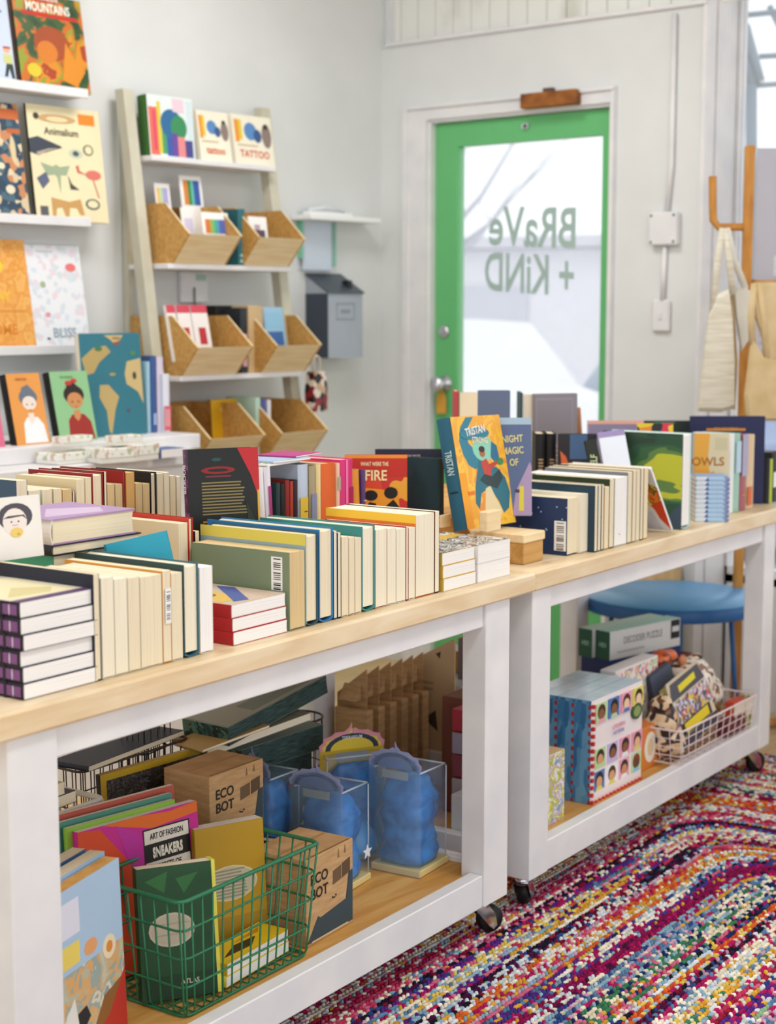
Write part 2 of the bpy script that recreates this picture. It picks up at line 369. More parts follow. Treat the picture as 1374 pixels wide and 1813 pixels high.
# ---------------------------------------------------------------- outdoors seen through the glass
m=MB(); m.box((5.9,-8,-.2),(40,22,-.12),C('#e9e9ec',.8)); struct('ground_outside',m,'pale pavement and street outside the shop')
def car(label,O,ang,body,sz=1.0):
    M=Matrix.Translation(O)@Matrix.Rotation(ang,4,'Z')@Matrix.Scale(sz,4); e=empty('car',M,label,'car')
    prof=[(-2.2,.35),(-2.25,.75),(-2.0,.98),(-1.2,1.05),(-.65,1.5),(.75,1.52),(1.5,1.1),(2.1,1.0),(2.25,.7),(2.2,.35)]
    rings=[]
    for w,s in ((-.9,.93),(-.82,1),(.82,1),(.9,.93)): rings.append([V((x*s,w if z<1.1 else w*.78,.35+(z-.35)*(1 if s==1 else .96))) for x,z in prof])
    m=MB(); m.loft(rings,body,smooth=False); m.build('body',e)
    m=MB(); W_=C('#c8d2e0',.2,spec=.5,noise=0)
    for s in (-1,1): m.prism([(-1.05,1.08),(-.6,1.44),(.7,1.46),(1.25,1.12)],Matrix.Translation((0,s*.70+(.02 if s>0 else -.02),0))@Matrix.Rotation(pi/2,4,'X'),.02*-s,W_)
    m.build('side_window',e)
    for x in (-1.4,1.4):
        for s in (-1,1):
            m=MB(); m.lathe([(0,-.1),(.3,-.1),(.33,-.06),(.33,.06),(.3,.1),(0,.1)],Matrix.Translation((x,s*.82,.33))@Matrix.Rotation(pi/2,4,'X'),BLACKR); m.build('wheel',e)
car('white car parked outside seen through the door glass',(10.0,8.0,-.12),.95,C('#f4f4f6',.3))
car('blue grey car parked outside at the right of the door glass',(10.9,5.75,-.32),1.0,C('#7f95bd',.3))
def tree(O,label):
    e=empty('tree',O,label,'tree'); B=C('#c6c4cc',.9)
    m=MB(); m.tube([(0,0,0),(.05,0,1.5),(-.05,.05,3),(.1,0,4.5)],[.16,.13,.1,.05],B,10); m.build('trunk',e)
    rnd=random.Random(3); m=MB()
    for k in range(16):
        a=rnd.random()*2*pi; z=1.8+rnd.random()*2.6; l=.8+rnd.random()*1.1
        p=[V((0,0,z)),V((cos(a)*l*.5,sin(a)*l*.5,z+.35)),V((cos(a)*l,sin(a)*l,z+.9))]; m.tube(p,[.035,.022,.008],B,6)
        for q in range(3):
            b=a+rnd.uniform(-1,1); s=p[1].lerp(p[2],rnd.random()); m.tube([s,s+V((cos(b)*.35,sin(b)*.35,.3))],[.012,.004],B,5)
    m.build('branches',e)
tree((11.9,9.35,-.12),'bare pale tree outside the door glass')
# ---------------------------------------------------------------- the two rolling tables
def table(label,u0,u1,lg,wood0,wood1):
    e=empty('rolling_table',uvw((u0+u1)/2,2.24,0),label,'table'); inv=e.matrix_world.inverted()
    F=inv@fr(V((0,0,0)),TT,TN,ZU)
    def part(n,*bx,mat=WHT,bev=.0025):
        m=MB()
        for a,b in bx: m.box(a,b,mat,F,bev)
        return m.build(n,e)
    part('tabletop',((wood0,1.865,.818),(wood1,2.615,.864)),mat=MAPLE,bev=.005)
    la,lb=lg
    for x0,x1,n in ((u0,u0+la,0),(u1-lb,u1,1)):
        for y0,y1 in ((1.88,1.945),(2.535,2.6)): part('leg',((x0,y0,.10),(x1,y1,.8175)))
    part('front_apron',((u0+la+.001,1.888,.762),(u1-lb-.001,1.922,.8175))); part('back_apron',((u0+la+.001,2.558,.762),(u1-lb-.001,2.59,.8175)))
    for x0,x1 in ((u0,u0+la),(u1-lb,u1)): part('side_apron',((x0+.02,1.946,.762),(x0+.055,2.534,.8175)))
    part('front_rail',((u0+la+.001,1.884,.10),(u1-lb-.001,1.92,.178))); part('back_rail',((u0+la+.001,2.56,.10),(u1-lb-.001,2.596,.178)))
    for x0 in (u0+.002,u1-.032): part('side_rail',((x0,1.946,.10),(x0+.03,2.534,.178)))
    part('lower_shelf',((u0+.033,1.946,.145),(u1-.033,2.534,.165)),((u0+la+.002,1.9215,.145),(u1-lb-.002,1.9455,.165)),mat=PLY,bev=0)
    for x,y,rz in ((u0+.05,1.93,.3),(u1-.05,1.93,-.5),(u0+.05,2.55,1.1),(u1-.05,2.55,.2)):
        g=F@Matrix.Translation((x,y,0)); c=bpy.data.objects.new('caster',None); COL.objects.link(c); c.parent=e; c.matrix_local=g@Matrix.Rotation(rz,4,'Z')
        m=MB(); m.box((-.03,-.03,.095),(.03,.03,.0995),CHROME); m.lathe([(0,.07),(.018,.07),(.02,.08),(.014,.095),(0,.095)],Matrix.Identity(4),CHROME,14)
        for s in (-1,1): m.prism([(-.02,.078),(.02,.078),(.035,.06),(.04,.03),(.03,.022),(.02,.03)],Matrix.Translation((0,s*.02+.0015,0))@Matrix.Rotation(pi/2,4,'X'),.003,CHROME)
        m.box((-.02,-.02,.074),(.022,.02,.078),CHROME); m.build('fork',c)
        m=MB(); m.lathe([(0,-.014),(.027,-.014),(.0325,-.009),(.0325,.009),(.027,.014),(0,.014)],Matrix.Translation((.03,0,.0425))@Matrix.Rotation(pi/2,4,'X'),BLACKR,24); m.build('wheel',c)
    return e
table('white rolling table with maple top in the left foreground',1.655,3.18,(.105,.105),1.55,3.274)
table('white rolling table with maple top farther right, against the first one',3.285,4.812,(.09,.082),3.277,4.91)
for lab,a,b in (('long low plywood riser hidden under the back rows of the left table',1.64,3.262),('long low plywood riser under the back rows of the right table',3.29,4.86)):
    m=MB(); m.box((a,2.155,.8645),(b,2.17,.964),PLY); m.box((a,2.585,.8645),(b,2.60,.964),PLY); m.box((a,2.17,.95),(b,2.585,.964),PLY)
    o=m.build('display_riser',None,fr(V((0,0,0)),TT,TN,ZU)); tag(o,lab,'riser')
# ---------------------------------------------------------------- braided rug
def rug():
    rnd=random.Random(11)
    cols=['#8c1450','#b01a5e','#c2365c','#7a1030','#a3213a','#d46a86','#1f2c63','#2f4a86','#5f83a8','#8fb0c6','#e8ddc2','#f1e8d6','#d9a23a','#e0c35a','#d8642a','#5b2a86','#3c7a55','#8fb58a','#1a1a2a','#caa0b8','#d7dfe6','#4a1640','#c94a2e']
    L=[lin(c) for c in cols]
    schemes=[(10,11,20,5),(11,9,19,0),(0,1,3,11),(10,11,8,0),(6,7,18,13),(13,12,10,16),(2,5,11,0),(8,9,7,10),(0,0,1,21),(15,1,7,11),(14,12,2,10),(16,10,6,5),(4,2,5,3),(10,13,9,2),(22,14,13,1),(19,20,8,0),(18,21,3,7)]
    vs=[];fs=[];cl=[]; pitch=.0118; step=.0135
    uc,vc,a0,b0=2.25,.95,1.10,.03
    nr=140; bases=[]
    band=None
    for j in range(nr):
        off=.01+j*pitch; rc=.03+.16*off
        if j%2==0:
            if band is None or rnd.random()<.55: band=rnd.choice(schemes)
        hw,hh=a0+off,b0+off
        # perimeter pieces (start, dir, length | arc)
        segs=[]; c=[(hw-rc,hh,0),(hw,hh-rc,-1)]
        pts=[]
        def line(x0,y0,x1,y1):
            l=math.hypot(x1-x0,y1-y0); n=max(1,int(l/step))
            for i in range(n):
                t=(i+.5)/n; pts.append((x0+(x1-x0)*t,y0+(y1-y0)*t,math.atan2(y1-y0,x1-x0)))
        def arc(cx,cy,t0):
            n=max(1,int(rc*pi/2/step))
            for i in range(n):
                t=t0-(i+.5)/n*pi/2; pts.append((cx+rc*cos(t),cy+rc*sin(t),t-pi/2))
        line(-hw+rc,hh,hw-rc,hh);arc(hw-rc,hh-rc,pi/2);line(hw,hh-rc,hw,-hh+rc);arc(hw-rc,-hh+rc,0);line(hw-rc,-hh,-hw+rc,-hh);arc(-hw+rc,-hh+rc,-pi/2);line(-hw,-hh+rc,-hw,hh-rc);arc(-hw+rc,hh-rc,-pi)
        k=0;cur=list(band)
        for i,(x,y,t) in enumerate(pts):
            if k<=0: k=rnd.randint(12,60); cur=[q if rnd.random()<.55 else rnd.choice((10,11,20,9,12,5,1,8,19,rnd.randrange(len(L)))) for q in band]
            k-=1
            u=uc+x+rnd.uniform(-.0012,.0012); v=vc+y+rnd.uniform(-.0012,.0012)
            if u<1.3 or v<-.2: continue
            col=L[cur[rnd.choice((0,0,0,1,1,2,3)) if rnd.random()<.75 else i%3]]
            f=rnd.uniform(.75,1.12); col=(min(col[0]*f,1),min(col[1]*f,1),min(col[2]*f,1),1)
            a=t+(.55 if j%2 else -.55)+rnd.uniform(-.15,.15); ca,sa=cos(a),sin(a); o=len(vs); l,w=.0098,.0056; h=.007+rnd.uniform(-.001,.0015)
            for q in range(6):
                an=q*pi/3; px,py=l*cos(an),w*sin(an); vs.append((u+px*ca-py*sa,v+px*sa+py*ca,.001))
            for q in range(6):
                an=q*pi/3; px,py=l*.6*cos(an),w*.6*sin(an); vs.append((u+px*ca-py*sa,v+px*sa+py*ca,h))
            for q in range(6): fs.append((o+q,o+(q+1)%6,o+6+(q+1)%6,o+6+q)); 
            fs.append(tuple(range(o+6,o+12))); cl+= [col]*12
    me=bpy.data.meshes.new('braided_rug'); me.from_pydata(vs,[],fs)
    at=me.color_attributes.new('yarn','FLOAT_COLOR','POINT'); at.data.foreach_set('color',[c for q in cl for c in q])
    me.polygons.foreach_set('use_smooth',[True]*len(fs))
    m=bpy.data.materials.new('braided_yarn'); m.use_nodes=True; nt=m.node_tree; b=nt.nodes['Principled BSDF']; b.inputs['Roughness'].default_value=.95; b.inputs['Specular IOR Level'].default_value=.1
    a=nt.nodes.new('ShaderNodeAttribute'); a.attribute_name='yarn'; nt.links.new(a.outputs['Color'],b.inputs['Base Color']); me.materials.append(m)
    o=bpy.data.objects.new('braided_rug',me); COL.objects.link(o); o.matrix_world=fr(V((0,0,.002)),TT,TN,ZU)
    tag(o,'multicoloured braided cotton rug under and in front of the tables','rug')
    hw=a0+nr*pitch; hh=b0+nr*pitch; B=MB(); B.box((1.3,-.2,.0002),(uc+hw,vc+hh,.0018),C('#3a2a3c',.95)); c=B.build('backing',o)
rug()

# building across the street
e=empty('building',V((17,11.5,-.12)),'pale low building across the street seen faintly through the door glass','building')
m=MB(); m.box((-.2,-7,0),(4,7,2.35),C('#e8e6ea',.9),Matrix.Rotation(.25,4,'Z')); m.build('walls',e)
m=MB(); m.box((-.5,-7.3,2.36),(4.3,7.3,2.5),C('#d6d4da',.9),Matrix.Rotation(.25,4,'Z')); m.build('roof',e)
for i in range(6):
    m=MB(); m.box((-.23,-6+i*2.1,.9),(-.2,-4.9+i*2.1,1.9),C('#cfcfd8',.4),Matrix.Rotation(.25,4,'Z')); m.build('window',e)
# ---------------------------------------------------------------- picture ledges on the left wall
def ledge(label,xr,z):
    e=empty('picture_ledge',V((xr-.6,YWL,z)),label,'shelf','white picture ledges on the left wall')
    m=MB(); m.box((-1.2,-.105,0),(.6,-.001,.012),WHT); m.build('shelf_board',e); m=MB(); m.box((-1.2,-.117,-.004),(.6,-.105,.026),WHT,bev=.002); m.build('front_lip',e)
    m=MB(); m.box((-1.2,-.012,.012),(.6,-.001,.06),WHT); m.build('back_rail',e)
LZ=[2.175,1.757,1.338]
for lab,z in zip(('top white picture ledge on the left wall','middle white picture ledge on the left wall','lowest white picture ledge on the left wall'),LZ): ledge(lab,3.535,z)
LB=WL(4.278)
def lb(label,x0,x1,yt,zi,T,cov,**k): return ub(label,LB,x0,x1,yt,LZ[zi]+.0125,T,cov,lean=k.pop('lean',9),**k)
animal=[('r',.0,.0,1,1,'#ece0b8'),('r',.70,.86,.93,.955,'#ea8a2c'),('t','Animalium',.45,.775,.088,'#3c3a2e'),
 ('p',[(.0,.70),(.12,.725),(.42,.655),(.44,.64),(.3,.61),(.1,.56),(0,.58)],'#3f4552'),('p',[(.08,.585),(.25,.625),(.38,.635),(.22,.60),(.1,.55)],'#b9a99a'),
 ('d',.62,.60,.10,.055,'#c9ceb8'),('d',.62,.60,.045,.03,'#4a5a56'),('p',[(.12,.5),(.28,.47),(.33,.49),(.38,.47),(.52,.49),(.46,.40),(.38,.40),(.36,.24),(.33,.38),(.30,.40),(.2,.39)],'#9fb090'),
 ('d',.84,.42,.11,.055,'#d9786a'),('p',[(.74,.42),(.62,.43),(.60,.49),(.64,.50),(.65,.45),(.76,.40)],'#cf6a5e'),('p',[(.84,.38),(.90,.22),(.88,.22),(.82,.38)],'#c98a70'),
 ('p',[(.05,.36),(.18,.42),(.22,.34),(.12,.27)],'#5d6680'),('p',[(.48,.40),(.52,.33),(.62,.28),(.50,.28)],'#4c4c46'),
 ('p',[(.22,.2),(.46,.17),(.62,.2),(.66,.06),(.6,.06),(.56,.12),(.46,.12),(.44,.03),(.4,.03),(.36,.12),(.28,.11),(.26,.03),(.22,.03)],'#c79a5e'),
 ('d',.79,.16,.10,.06,'#50605a'),('d',.79,.16,.075,.043,'#ece0b8'),('d',.8,.64,.07,.06,'#6a6a52'),('d',.8,.64,.05,.045,'#ece0b8'),('d',.4,.89,.26,.045,'#c9a46e'),('d',.4,.885,.15,.03,'#e6d2a4'),('d',.12,.9,.035,.035,'#3c3a2e'),('r',.06,.02,.16,.12,'#5a5a60')]
mount=[('r',0,0,1,1,PAT('mountain_print',['#22401e','#2c4a24','#3b5a2a','#c96a1c','#8f9a2a','#d88a1e','#a8401a'],11,noise=True,dist=.5)),
 ('r',.5,.86,1,1,'#bcd4e6'),('d',.42,.88,.3,.12,'#b52a1c'),('t','MOUNTAINS',.5,.735,.115,'#fbf6ea',0,.74),('r',.12,.655,.92,.69,'#c22f1f'),('t','MARVELOUS',.5,.82,.045,'#fbf6ea'),('d',.5,.42,.26,.2,'#a34a22'),('d',.42,.34,.15,.13,'#d27a26'),('p',[(.6,.1),(.7,.45),(.82,.3),(.9,.5),(.95,.2),(.8,.05)],'#d98a24'),('d',.2,.16,.1,.08,'#d7c12e')]
lb('tall picture book with a red and orange mountain cover on the top ledge',36,158,-40,0,.012,'#c2571c',art=mount,spine='#2c2a26')
lb('pale blue picture book with a small standing figure, left of the mountain book',-120,26,-50,0,.012,'#c6d2e4',art=[('r',0,0,1,1,'#c9d5e6'),('p',[(.86,.07),(.9,.2),(.98,.2),(.99,.06),(.95,.06),(.93,.15),(.9,.07)],'#2c3a3c'),('r',.87,.2,.98,.29,'#c9d08a'),('d',.92,.33,.045,.03,'#e4b08c'),('r',.88,.345,.97,.365,'#b8322a'),('d',.9,.7,.02,.012,'#6a7a8c'),('d',.8,.6,.02,.012,'#6a7a8c')])
lb('large cream picture book titled Animalium on the middle ledge',62,190,188,1,.016,'#ece0b8',art=animal,spine='#14140f',lean=7)
lb('dark blue picture book with pale flowers and leaves on the middle ledge',-120,50,172,1,.016,'#2c4458',art=[('r',0,0,1,1,PAT('botanic_print',['#2c4458','#2c4458','#33506a','#e0cfae','#c98a5c','#d8c3a0','#4a6a78','#2c4458'],46)),('r',0,.86,1,.95,'#c96a34'),('d',.9,.6,.03,.12,'#dccba0'),('d',.82,.25,.05,.04,'#e8dcc0'),('d',.75,.45,.04,.03,'#e8dcc0'),('r',.86,.74,1,.78,'#c4682e')],spine='#101820')
lb('orange picture book with a yellow sun on the lowest ledge',-60,62,422,2,.014,'#e8a34a',art=[('r',0,0,1,1,PAT('orange_print',['#e8a34a','#eaa64e','#e39a40','#eeb15c','#e8a34a'],20,noise=True)),('d',.52,.76,.12,.08,'#f2d22e'),('t','WAY',.5,.48,.13,'#f4c432'),('t','HOME',.5,.18,.13,'#dc8426'),('r',.1,.34,.9,.36,'#d8923c')])
lb('white speckled picture book with a red dot, right on the lowest ledge',62,158,434,2,.013,'#e9ebef',art=[('r',0,0,1,1,PAT('speckle_print',['#e9ebef']*7+['#d8dfe8','#e6d6de','#d4dde2'],60)),('d',.8,.79,.1,.065,'#e87a76'),('t','BLISS',.55,.15,.13,'#8fa3ae'),('r',.2,.93,.5,.95,'#c8ccd4'),('d',.24,.1,.03,.02,'#3a4a6a'),('d',.28,.33,.05,.04,'#dc9aaa'),('d',.25,.62,.05,.05,'#a9b894')])
# ---------------------------------------------------------------- low white bookcase under the ledges
BZ=1.02; BR=1.07
e=empty('low_bookcase',V((2.9,4.16,0)),'low white bookcase against the left wall under the ledges','bookcase'); 
m=MB(); m.box((-1.5,-.38,BZ-.03),(.76,.208,BZ),WHT,bev=.003); m.build('top_board',e)
m=MB()
for x in (-1.48,-.6,.1,.73): m.box((x,-.35,0),(x+.02,.189,BZ-.0305),WHT)
m.build('side_panels',e); m=MB(); m.box((-1.46,.19,.05),(.75,.204,BZ-.031),WHT); m.build('back_panel',e)
m=MB()
for z in (.08,.52): m.box((-1.459,-.345,z),(.729,.189,z+.02),WHT)
m.build('inner_shelf',e); m=MB(); m.box((-1.5,-.36,0),(.76,-.3505,BZ-.031),WHT); m.build('front_panel',e)
m=MB(); m.box((1.45,3.92,BZ+.0005),(3.70,4.36,BR),WHT,bev=.003); tag(m.build('display_step'),'long white step on the bookcase under the standing biographies','step')
def bb(label,x0,x1,yt,T,cov,Y=3.99,**k): return ub(label,WL(Y),x0,x1,yt,BR+.0005,T,cov,lean=k.pop('lean',13),**k)
def face(skin,hair,body,flip=0,hat=None):
    r=[('p',[(.3,.02),(.34,.3),(.45,.38),(.75,.38),(.9,.27),(.95,.02)],body),('p',[(.5,.34),(.5,.44),(.66,.44),(.66,.34),(.58,.28)],skin),('d',.57,.66,.26,.2,hair),('d',.58,.58,.2,.165,skin),('d',.5,.56,.022,.018,'#3a2a22'),('d',.66,.56,.022,.018,'#3a2a22'),('d',.58,.485,.03,.01,'#a8483a'),('p',[(.36,.62),(.42,.8),(.6,.84),(.76,.74),(.79,.62),(.7,.70),(.5,.71)],hair)]
    if hat: r+=[('d',.48,.83,.09,.05,hat),('d',.62,.86,.08,.045,hat)]
    return r
bb('orange biography with a drawn grey haired person in white, black spine',26,88,662,.034,'#e49a4c',art=face('#ecdcd0','#6a7480','#eceef0')+[('t','little lives',.45,.92,.05,'#9a5c2a')],spine='#131313')
bb('green biography with a drawn person in a red top and flower hair, black spine',103,172,658,.034,'#8fc08c',art=face('#c98c56','#2c1c18','#9c2a22',hat='#c0392b')+[('t','big dreams',.45,.92,.05,'#5c8a5c')],spine='#131313')
bb('pink biography at the far left end of the bookcase top',-50,8,668,.034,'#d8688a',spine='#131313')
world=[('r',0,0,1,1,'#2f7484'),('p',[(.4,.98),(.72,.98),(.66,.93),(.56,.9),(.5,.94)],'#c9b078'),('p',[(.02,.76),(.22,.86),(.42,.88),(.5,.82),(.3,.72),(.2,.62),(.08,.60)],'#b79f62'),('p',[(.28,.5),(.42,.5),(.58,.38),(.5,.25),(.42,.02),(.38,.05),(.36,.25),(.26,.38)],'#bfa56a'),('p',[(.75,.72),(.98,.75),(.98,.3),(.9,.42),(.72,.5),(.7,.6)],'#cdb47c'),('d',.5,.60,.05,.02,'#a89a5e'),('d',.6,.9,.06,.015,'#a3402c'),('d',.72,.24,.03,.02,'#5a4a5e'),('d',.86,.58,.03,.05,'#3c3428'),('d',.3,.85,.06,.03,'#4a7a4a'),('d',.86,.8,.05,.03,'#4a8a5e'),('t','ATLAS',.6,.95,.03,'#7c3a2a')]
bb('big teal world map atlas with a red top edge on the bookcase',150,258,590,.028,'#2f7484',Y=4.055,lean=5,art=world,spine='#e8e0cc')
m=0
spines(WL(4.06),BR+.001,[(262,268,640,'#9fc9dd','pale blue thin book beside the atlas'),(269,279,630,'#3c5a94','dark blue book between the pale spines on the bookcase',{'spineart':[('r',.2,.1,.8,.25,'#9db4dc')]}),(280,292,632,'#d9cfe0','lilac thin book on the bookcase end')],depth=.06)
spines(WL(4.04),BR+.001,[(291,303,662,'#e2e2ee','white and red banded book at the right end of the bookcase',{'spineart':[('r',0,.03,1,.45,'#d8606a'),('r',.2,.1,.3,.4,'#f4eef2'),('r',.6,.1,.7,.4,'#f4eef2')]})],depth=.06)
def tz(x,y,z): P=gz(x,y,z); return P
def wflat(label,px,py,ang,W,L,T,cov,z=BZ+.001,**k):
    P=gz(px,822,BZ); P.z=z; return flat(label,P,ang-5,W,L,T,cov,**k)
wflat('black hardcover lying on green books at the left end of the bookcase',-30,818,0,.26,.11,.02,'#15171a',z=BZ+.034,pg=pages('#f4f1ee'))
wflat('mint green book lying under the black one',-30,828,0,.26,.11,.017,'#8cc4a2',z=BZ+.0165,pg=pages('#f4f1ee'))
wflat('white book at the bottom of the left bookcase pile',-30,838,0,.27,.12,.015,'#e8e9ec',z=BZ+.001,pg=pages('#f4f1ee'))
FL=PAT('floral_card_print',['#f0efe8']*6+['#c9cfae','#d8b9a8','#b6c4a2'],70)
def cards(label,px,py,ang,W,L,T,z=BZ+.001):
    P=gz(px,py,z); a=radians(ang); x=V((cos(a),sin(a),0)); y=V((-sin(a),cos(a),0)); e=empty('card_box',fr(P,x,y,ZU),label,'box','boxes of floral cards on the bookcase')
    m=MB(); m.box((0,0,0),(W,L,T*.7),C('#e9e8e2'),bev=.002); m.build('tray',e); m=MB(); m.box((-.002,-.002,T*.35),(W+.002,L+.002,T),FL,bev=.002); m.build('lid',e)
cards('white floral card box, front left of the boxes lying on the bookcase',104,824,4,.17,.10,.034)
cards('white floral card box in the middle of the bookcase top',178,822,-10,.12,.10,.045)
cards('white floral card box nearest the right end of the bookcase',236,818,8,.12,.10,.05)
cards('white floral card box behind the others against the atlas',205,790,-3,.10,.05,.03,z=BR+.001)
cards('white floral card box behind, under the green biography',112,792,4,.12,.05,.03,z=BR+.001)
P=gz(285,812,BZ+.001); flat('blue book lying flat at the right end of the bookcase',P,-5,.10,.08,.028,'#5a6fae',pg=pages('#f4f1ee'))
# ---------------------------------------------------------------- leaning ladder shelf
e=empty('ladder_shelf',V((4.07,4.1,0)),'greige leaning ladder shelf with white boards and wooden bins','shelf'); O=V((4.07,4.1,0))
def LY(z): return 4.31-.1375*(2.2-z)
for x in (3.715,4.385):
    m=MB(); y0=LY(0);y1=LY(2.225); vs=[]
    for z,y in ((0,y0),(2.225,y1)):
        vs+=[(x-4.07,y-.02-4.1,z),(x+.045-4.07,y-.02-4.1,z),(x+.045-4.07,y+.022-4.1,z),(x-4.07,y+.022-4.1,z)]
    m.add(vs,[(3,2,1,0),(4,5,6,7),(0,1,5,4),(1,2,6,5),(2,3,7,6),(3,0,4,7)],LADD); m.build('leg',e)
SZ=[1.985,1.618,1.235,.925,.45]; SY=[4.215,4.14,4.09,4.05,4.0]
for z,y in zip(SZ,SY):
    m=MB(); m.box((3.77-4.07,y-4.1,z),(4.38-4.07,4.365-4.1,z+.018),WHT,bev=.002); m.build('shelf_board',e)
m=MB(); m.box((3.765-4.07,4.345-4.1,1.235),(3.79-4.07,4.37-4.1,2.2),LADD); m.build('back_stile',e)
def sh(label,x0,x1,yt,i,T,cov,dy=.03,**k): return ub(label,WL(SY[i]+dy),x0,x1,yt,SZ[i]+.0185,T,cov,lean=k.pop('lean',9),**k)
pencils=[('r',0,0,1,1,'#dfe9e6'),('r',.02,.02,.22,.8,'#e0705a'),('r',.1,.1,.16,.75,'#d84a6a'),('r',.2,.05,.28,.9,'#d8c84a'),('r',.28,.05,.38,.6,'#4a9a6a'),('r',.38,.02,.5,.5,'#3c5aa8'),('d',.5,.55,.24,.24,'#2f6a9a'),('d',.66,.5,.18,.2,'#3a8a5a'),('r',.5,.02,.62,.4,'#6a4a9a'),('r',.62,.02,.78,.35,'#e08a8a'),('r',.78,.02,.95,.3,'#4a4a8a'),('r',.85,.3,.97,.95,'#cfdfe4'),('r',.55,.75,.8,.97,'#e4c8d4')]
# green boxed set, thick
A=pt(WL(4.25),272,270); 
ub('green boxed colouring set with bright pencils on its front, on the top ladder shelf',WL(4.235),266,346,170,SZ[0]+.0185,.055,'#4a7a3a',lean=5,art=pencils,spine='#3c6a2c',pg=pages('#f4f1ee'),name='boxed_set',cat='box')
def craft(n): return [('r',0,0,1,1,'#f0ead6'),('r',.06,.45,.16,.9,'#e8963a'),('r',.16,.5,.24,.9,'#e0c83a'),('d',.45,.68,.16,.16,'#5a8ac0'),('d',.62,.6,.1,.12,'#3a5a8a'),('d',.85,.62,.12,.22,'#8a7a72'),('d',.84,.8,.06,.05,'#3a2c28'),('t',n,.5,.22,.2,'#d2622a'),('r',.1,.38,.6,.41,'#c9b48c')]
sh('cream craft kit, left of the two beside the green boxed set',356,412,196,0,.03,'#f0ead6',art=craft('tattoo'),name='craft_kit',cat='box',pg=pages('#efe6d0'))
sh('cream craft kit at the right end of the top ladder shelf',418,488,204,0,.03,'#f0ead6',art=craft('TATTOO'),name='craft_kit',cat='box',pg=pages('#efe6d0'))
def bin_(label,i,X0,W,h=.205,d=None,fw=.085):
    z=SZ[i]+.0185; yb=4.345; yf=SY[i]+.004; H=h; e=empty('wooden_bin',V((X0,yf,z)),label,'bin','angled wooden bins on the ladder shelf'); D=yb-yf; t=.008
    prof=[(0,0),(D,0),(D,H),(D*.16,H),(-fw,H*.48)]
    for s in (0,W-t):
        m=MB(); m.prism(prof,fr(V((s,0,0)),V((0,1,0)),V((0,0,1)),V((1,0,0))),t,BAMBOO); m.build('side_panel',e)
    m=MB(); m.prism([(0,0),(t*.9,0),(-fw+t,H*.48),(-fw,H*.48)],fr(V((t,0,0)),V((0,1,0)),V((0,0,1)),V((1,0,0))),W-2*t,BAMB2); m.build('front_panel',e)  # lit front gets a lighter tint than the shaded side panels
    m=MB(); m.box((t,t,0),(W-t,D,.006),BAMBOO); m.box((t,D-.008,.006),(W-t,D,H),BAMBOO); m.build('bottom_and_back',e)
    # pale front edges of the side panels
    for s in (0,W-t):
        m=MB(); m.prism([(D*.16,H),(D*.16+.006,H+.0008),(-fw+.002,H*.48+.002),(-fw-.001,H*.48)],fr(V((s,0,0)),V((0,1,0)),V((0,0,1)),V((1,0,0))),t,BAMB2); m.build('edge_banding',e)
    return e
bin_('wooden bin holding colour cards, left on the second ladder shelf',1,3.79,.255)
bin_('wooden bin with one card, right on the second ladder shelf',1,4.125,.245)
bin_('wooden bin of red and white packs, left on the third ladder shelf',2,3.775,.27)
bin_('wooden bin with a blue pack, right on the third ladder shelf',2,4.16,.24)
bin_('wooden bin left on the lowest visible ladder shelf',3,3.79,.27)
bin_('empty wooden bin right on the lowest visible ladder shelf',3,4.14,.25)
def card(label,pl,x0,x1,y0,y1,art,lean=8,roll=0,name='colour_card',group=None,th=.004,back='#f2f1ee'):
    A=pt(pl,x0,y1);B=pt(pl,x1,y1);z=A.z;B.z=z;r=(B-A).normalized();W=(B-A).length;H=pt(pl,x0,y0).z-z; n,r,u=lean_basis(r,radians(lean),radians(roll))
    e=empty(name,fr(A,r,u,n),label,'card',group); m=MB(); m.box((0,0,-th),(W,H,0),C(back)); m.build('card_board',e); draw(e,Matrix.Identity(4),W,H,art,('printed_stripes','title')); return e
rain=[('r',.1,.2,.3,.9,'#e0a04a'),('r',.3,.2,.45,.9,'#6aa86a'),('r',.45,.2,.6,.9,'#8ac0d8'),('r',.6,.2,.85,.9,'#4a6ab8')]
card('small white card with pale stripes, leftmost in the upper bins',WL(4.26),284,310,322,425,[('r',.1,.62,.3,.92,'#e8c070'),('r',.3,.6,.5,.92,'#b8d8b0'),('r',.5,.6,.85,.92,'#b0a8d8')])
card('tall white card with green and blue stripes standing above the bin',WL(4.24),331,369,308,440,[('r',.14,.6,.34,.94,'#d8863a'),('r',.34,.6,.48,.94,'#3a8a4a'),('r',.48,.6,.6,.94,'#6ac0b0'),('r',.6,.6,.88,.94,'#3a5aa8')])
card('white tangle wrapped card in front of the tall striped card',WL(4.18),326,350,366,430,[('r',.2,.3,.8,.7,'#d8cfe8')])
card('wide white card with rainbow stripes in the left upper bin',WL(4.13),361,408,374,425,[('r',.12,.25,.3,.75,'#d8783a'),('r',.3,.25,.45,.75,'#8ab85a'),('r',.45,.25,.62,.75,'#4aa8a8'),('r',.62,.25,.9,.75,'#5a6ab8')])
card('white card in the right upper bin',WL(4.13),444,476,382,430,[('r',.2,.1,.85,.5,'#5a4a5a'),('r',.3,.5,.6,.7,'#b8a0b0')])
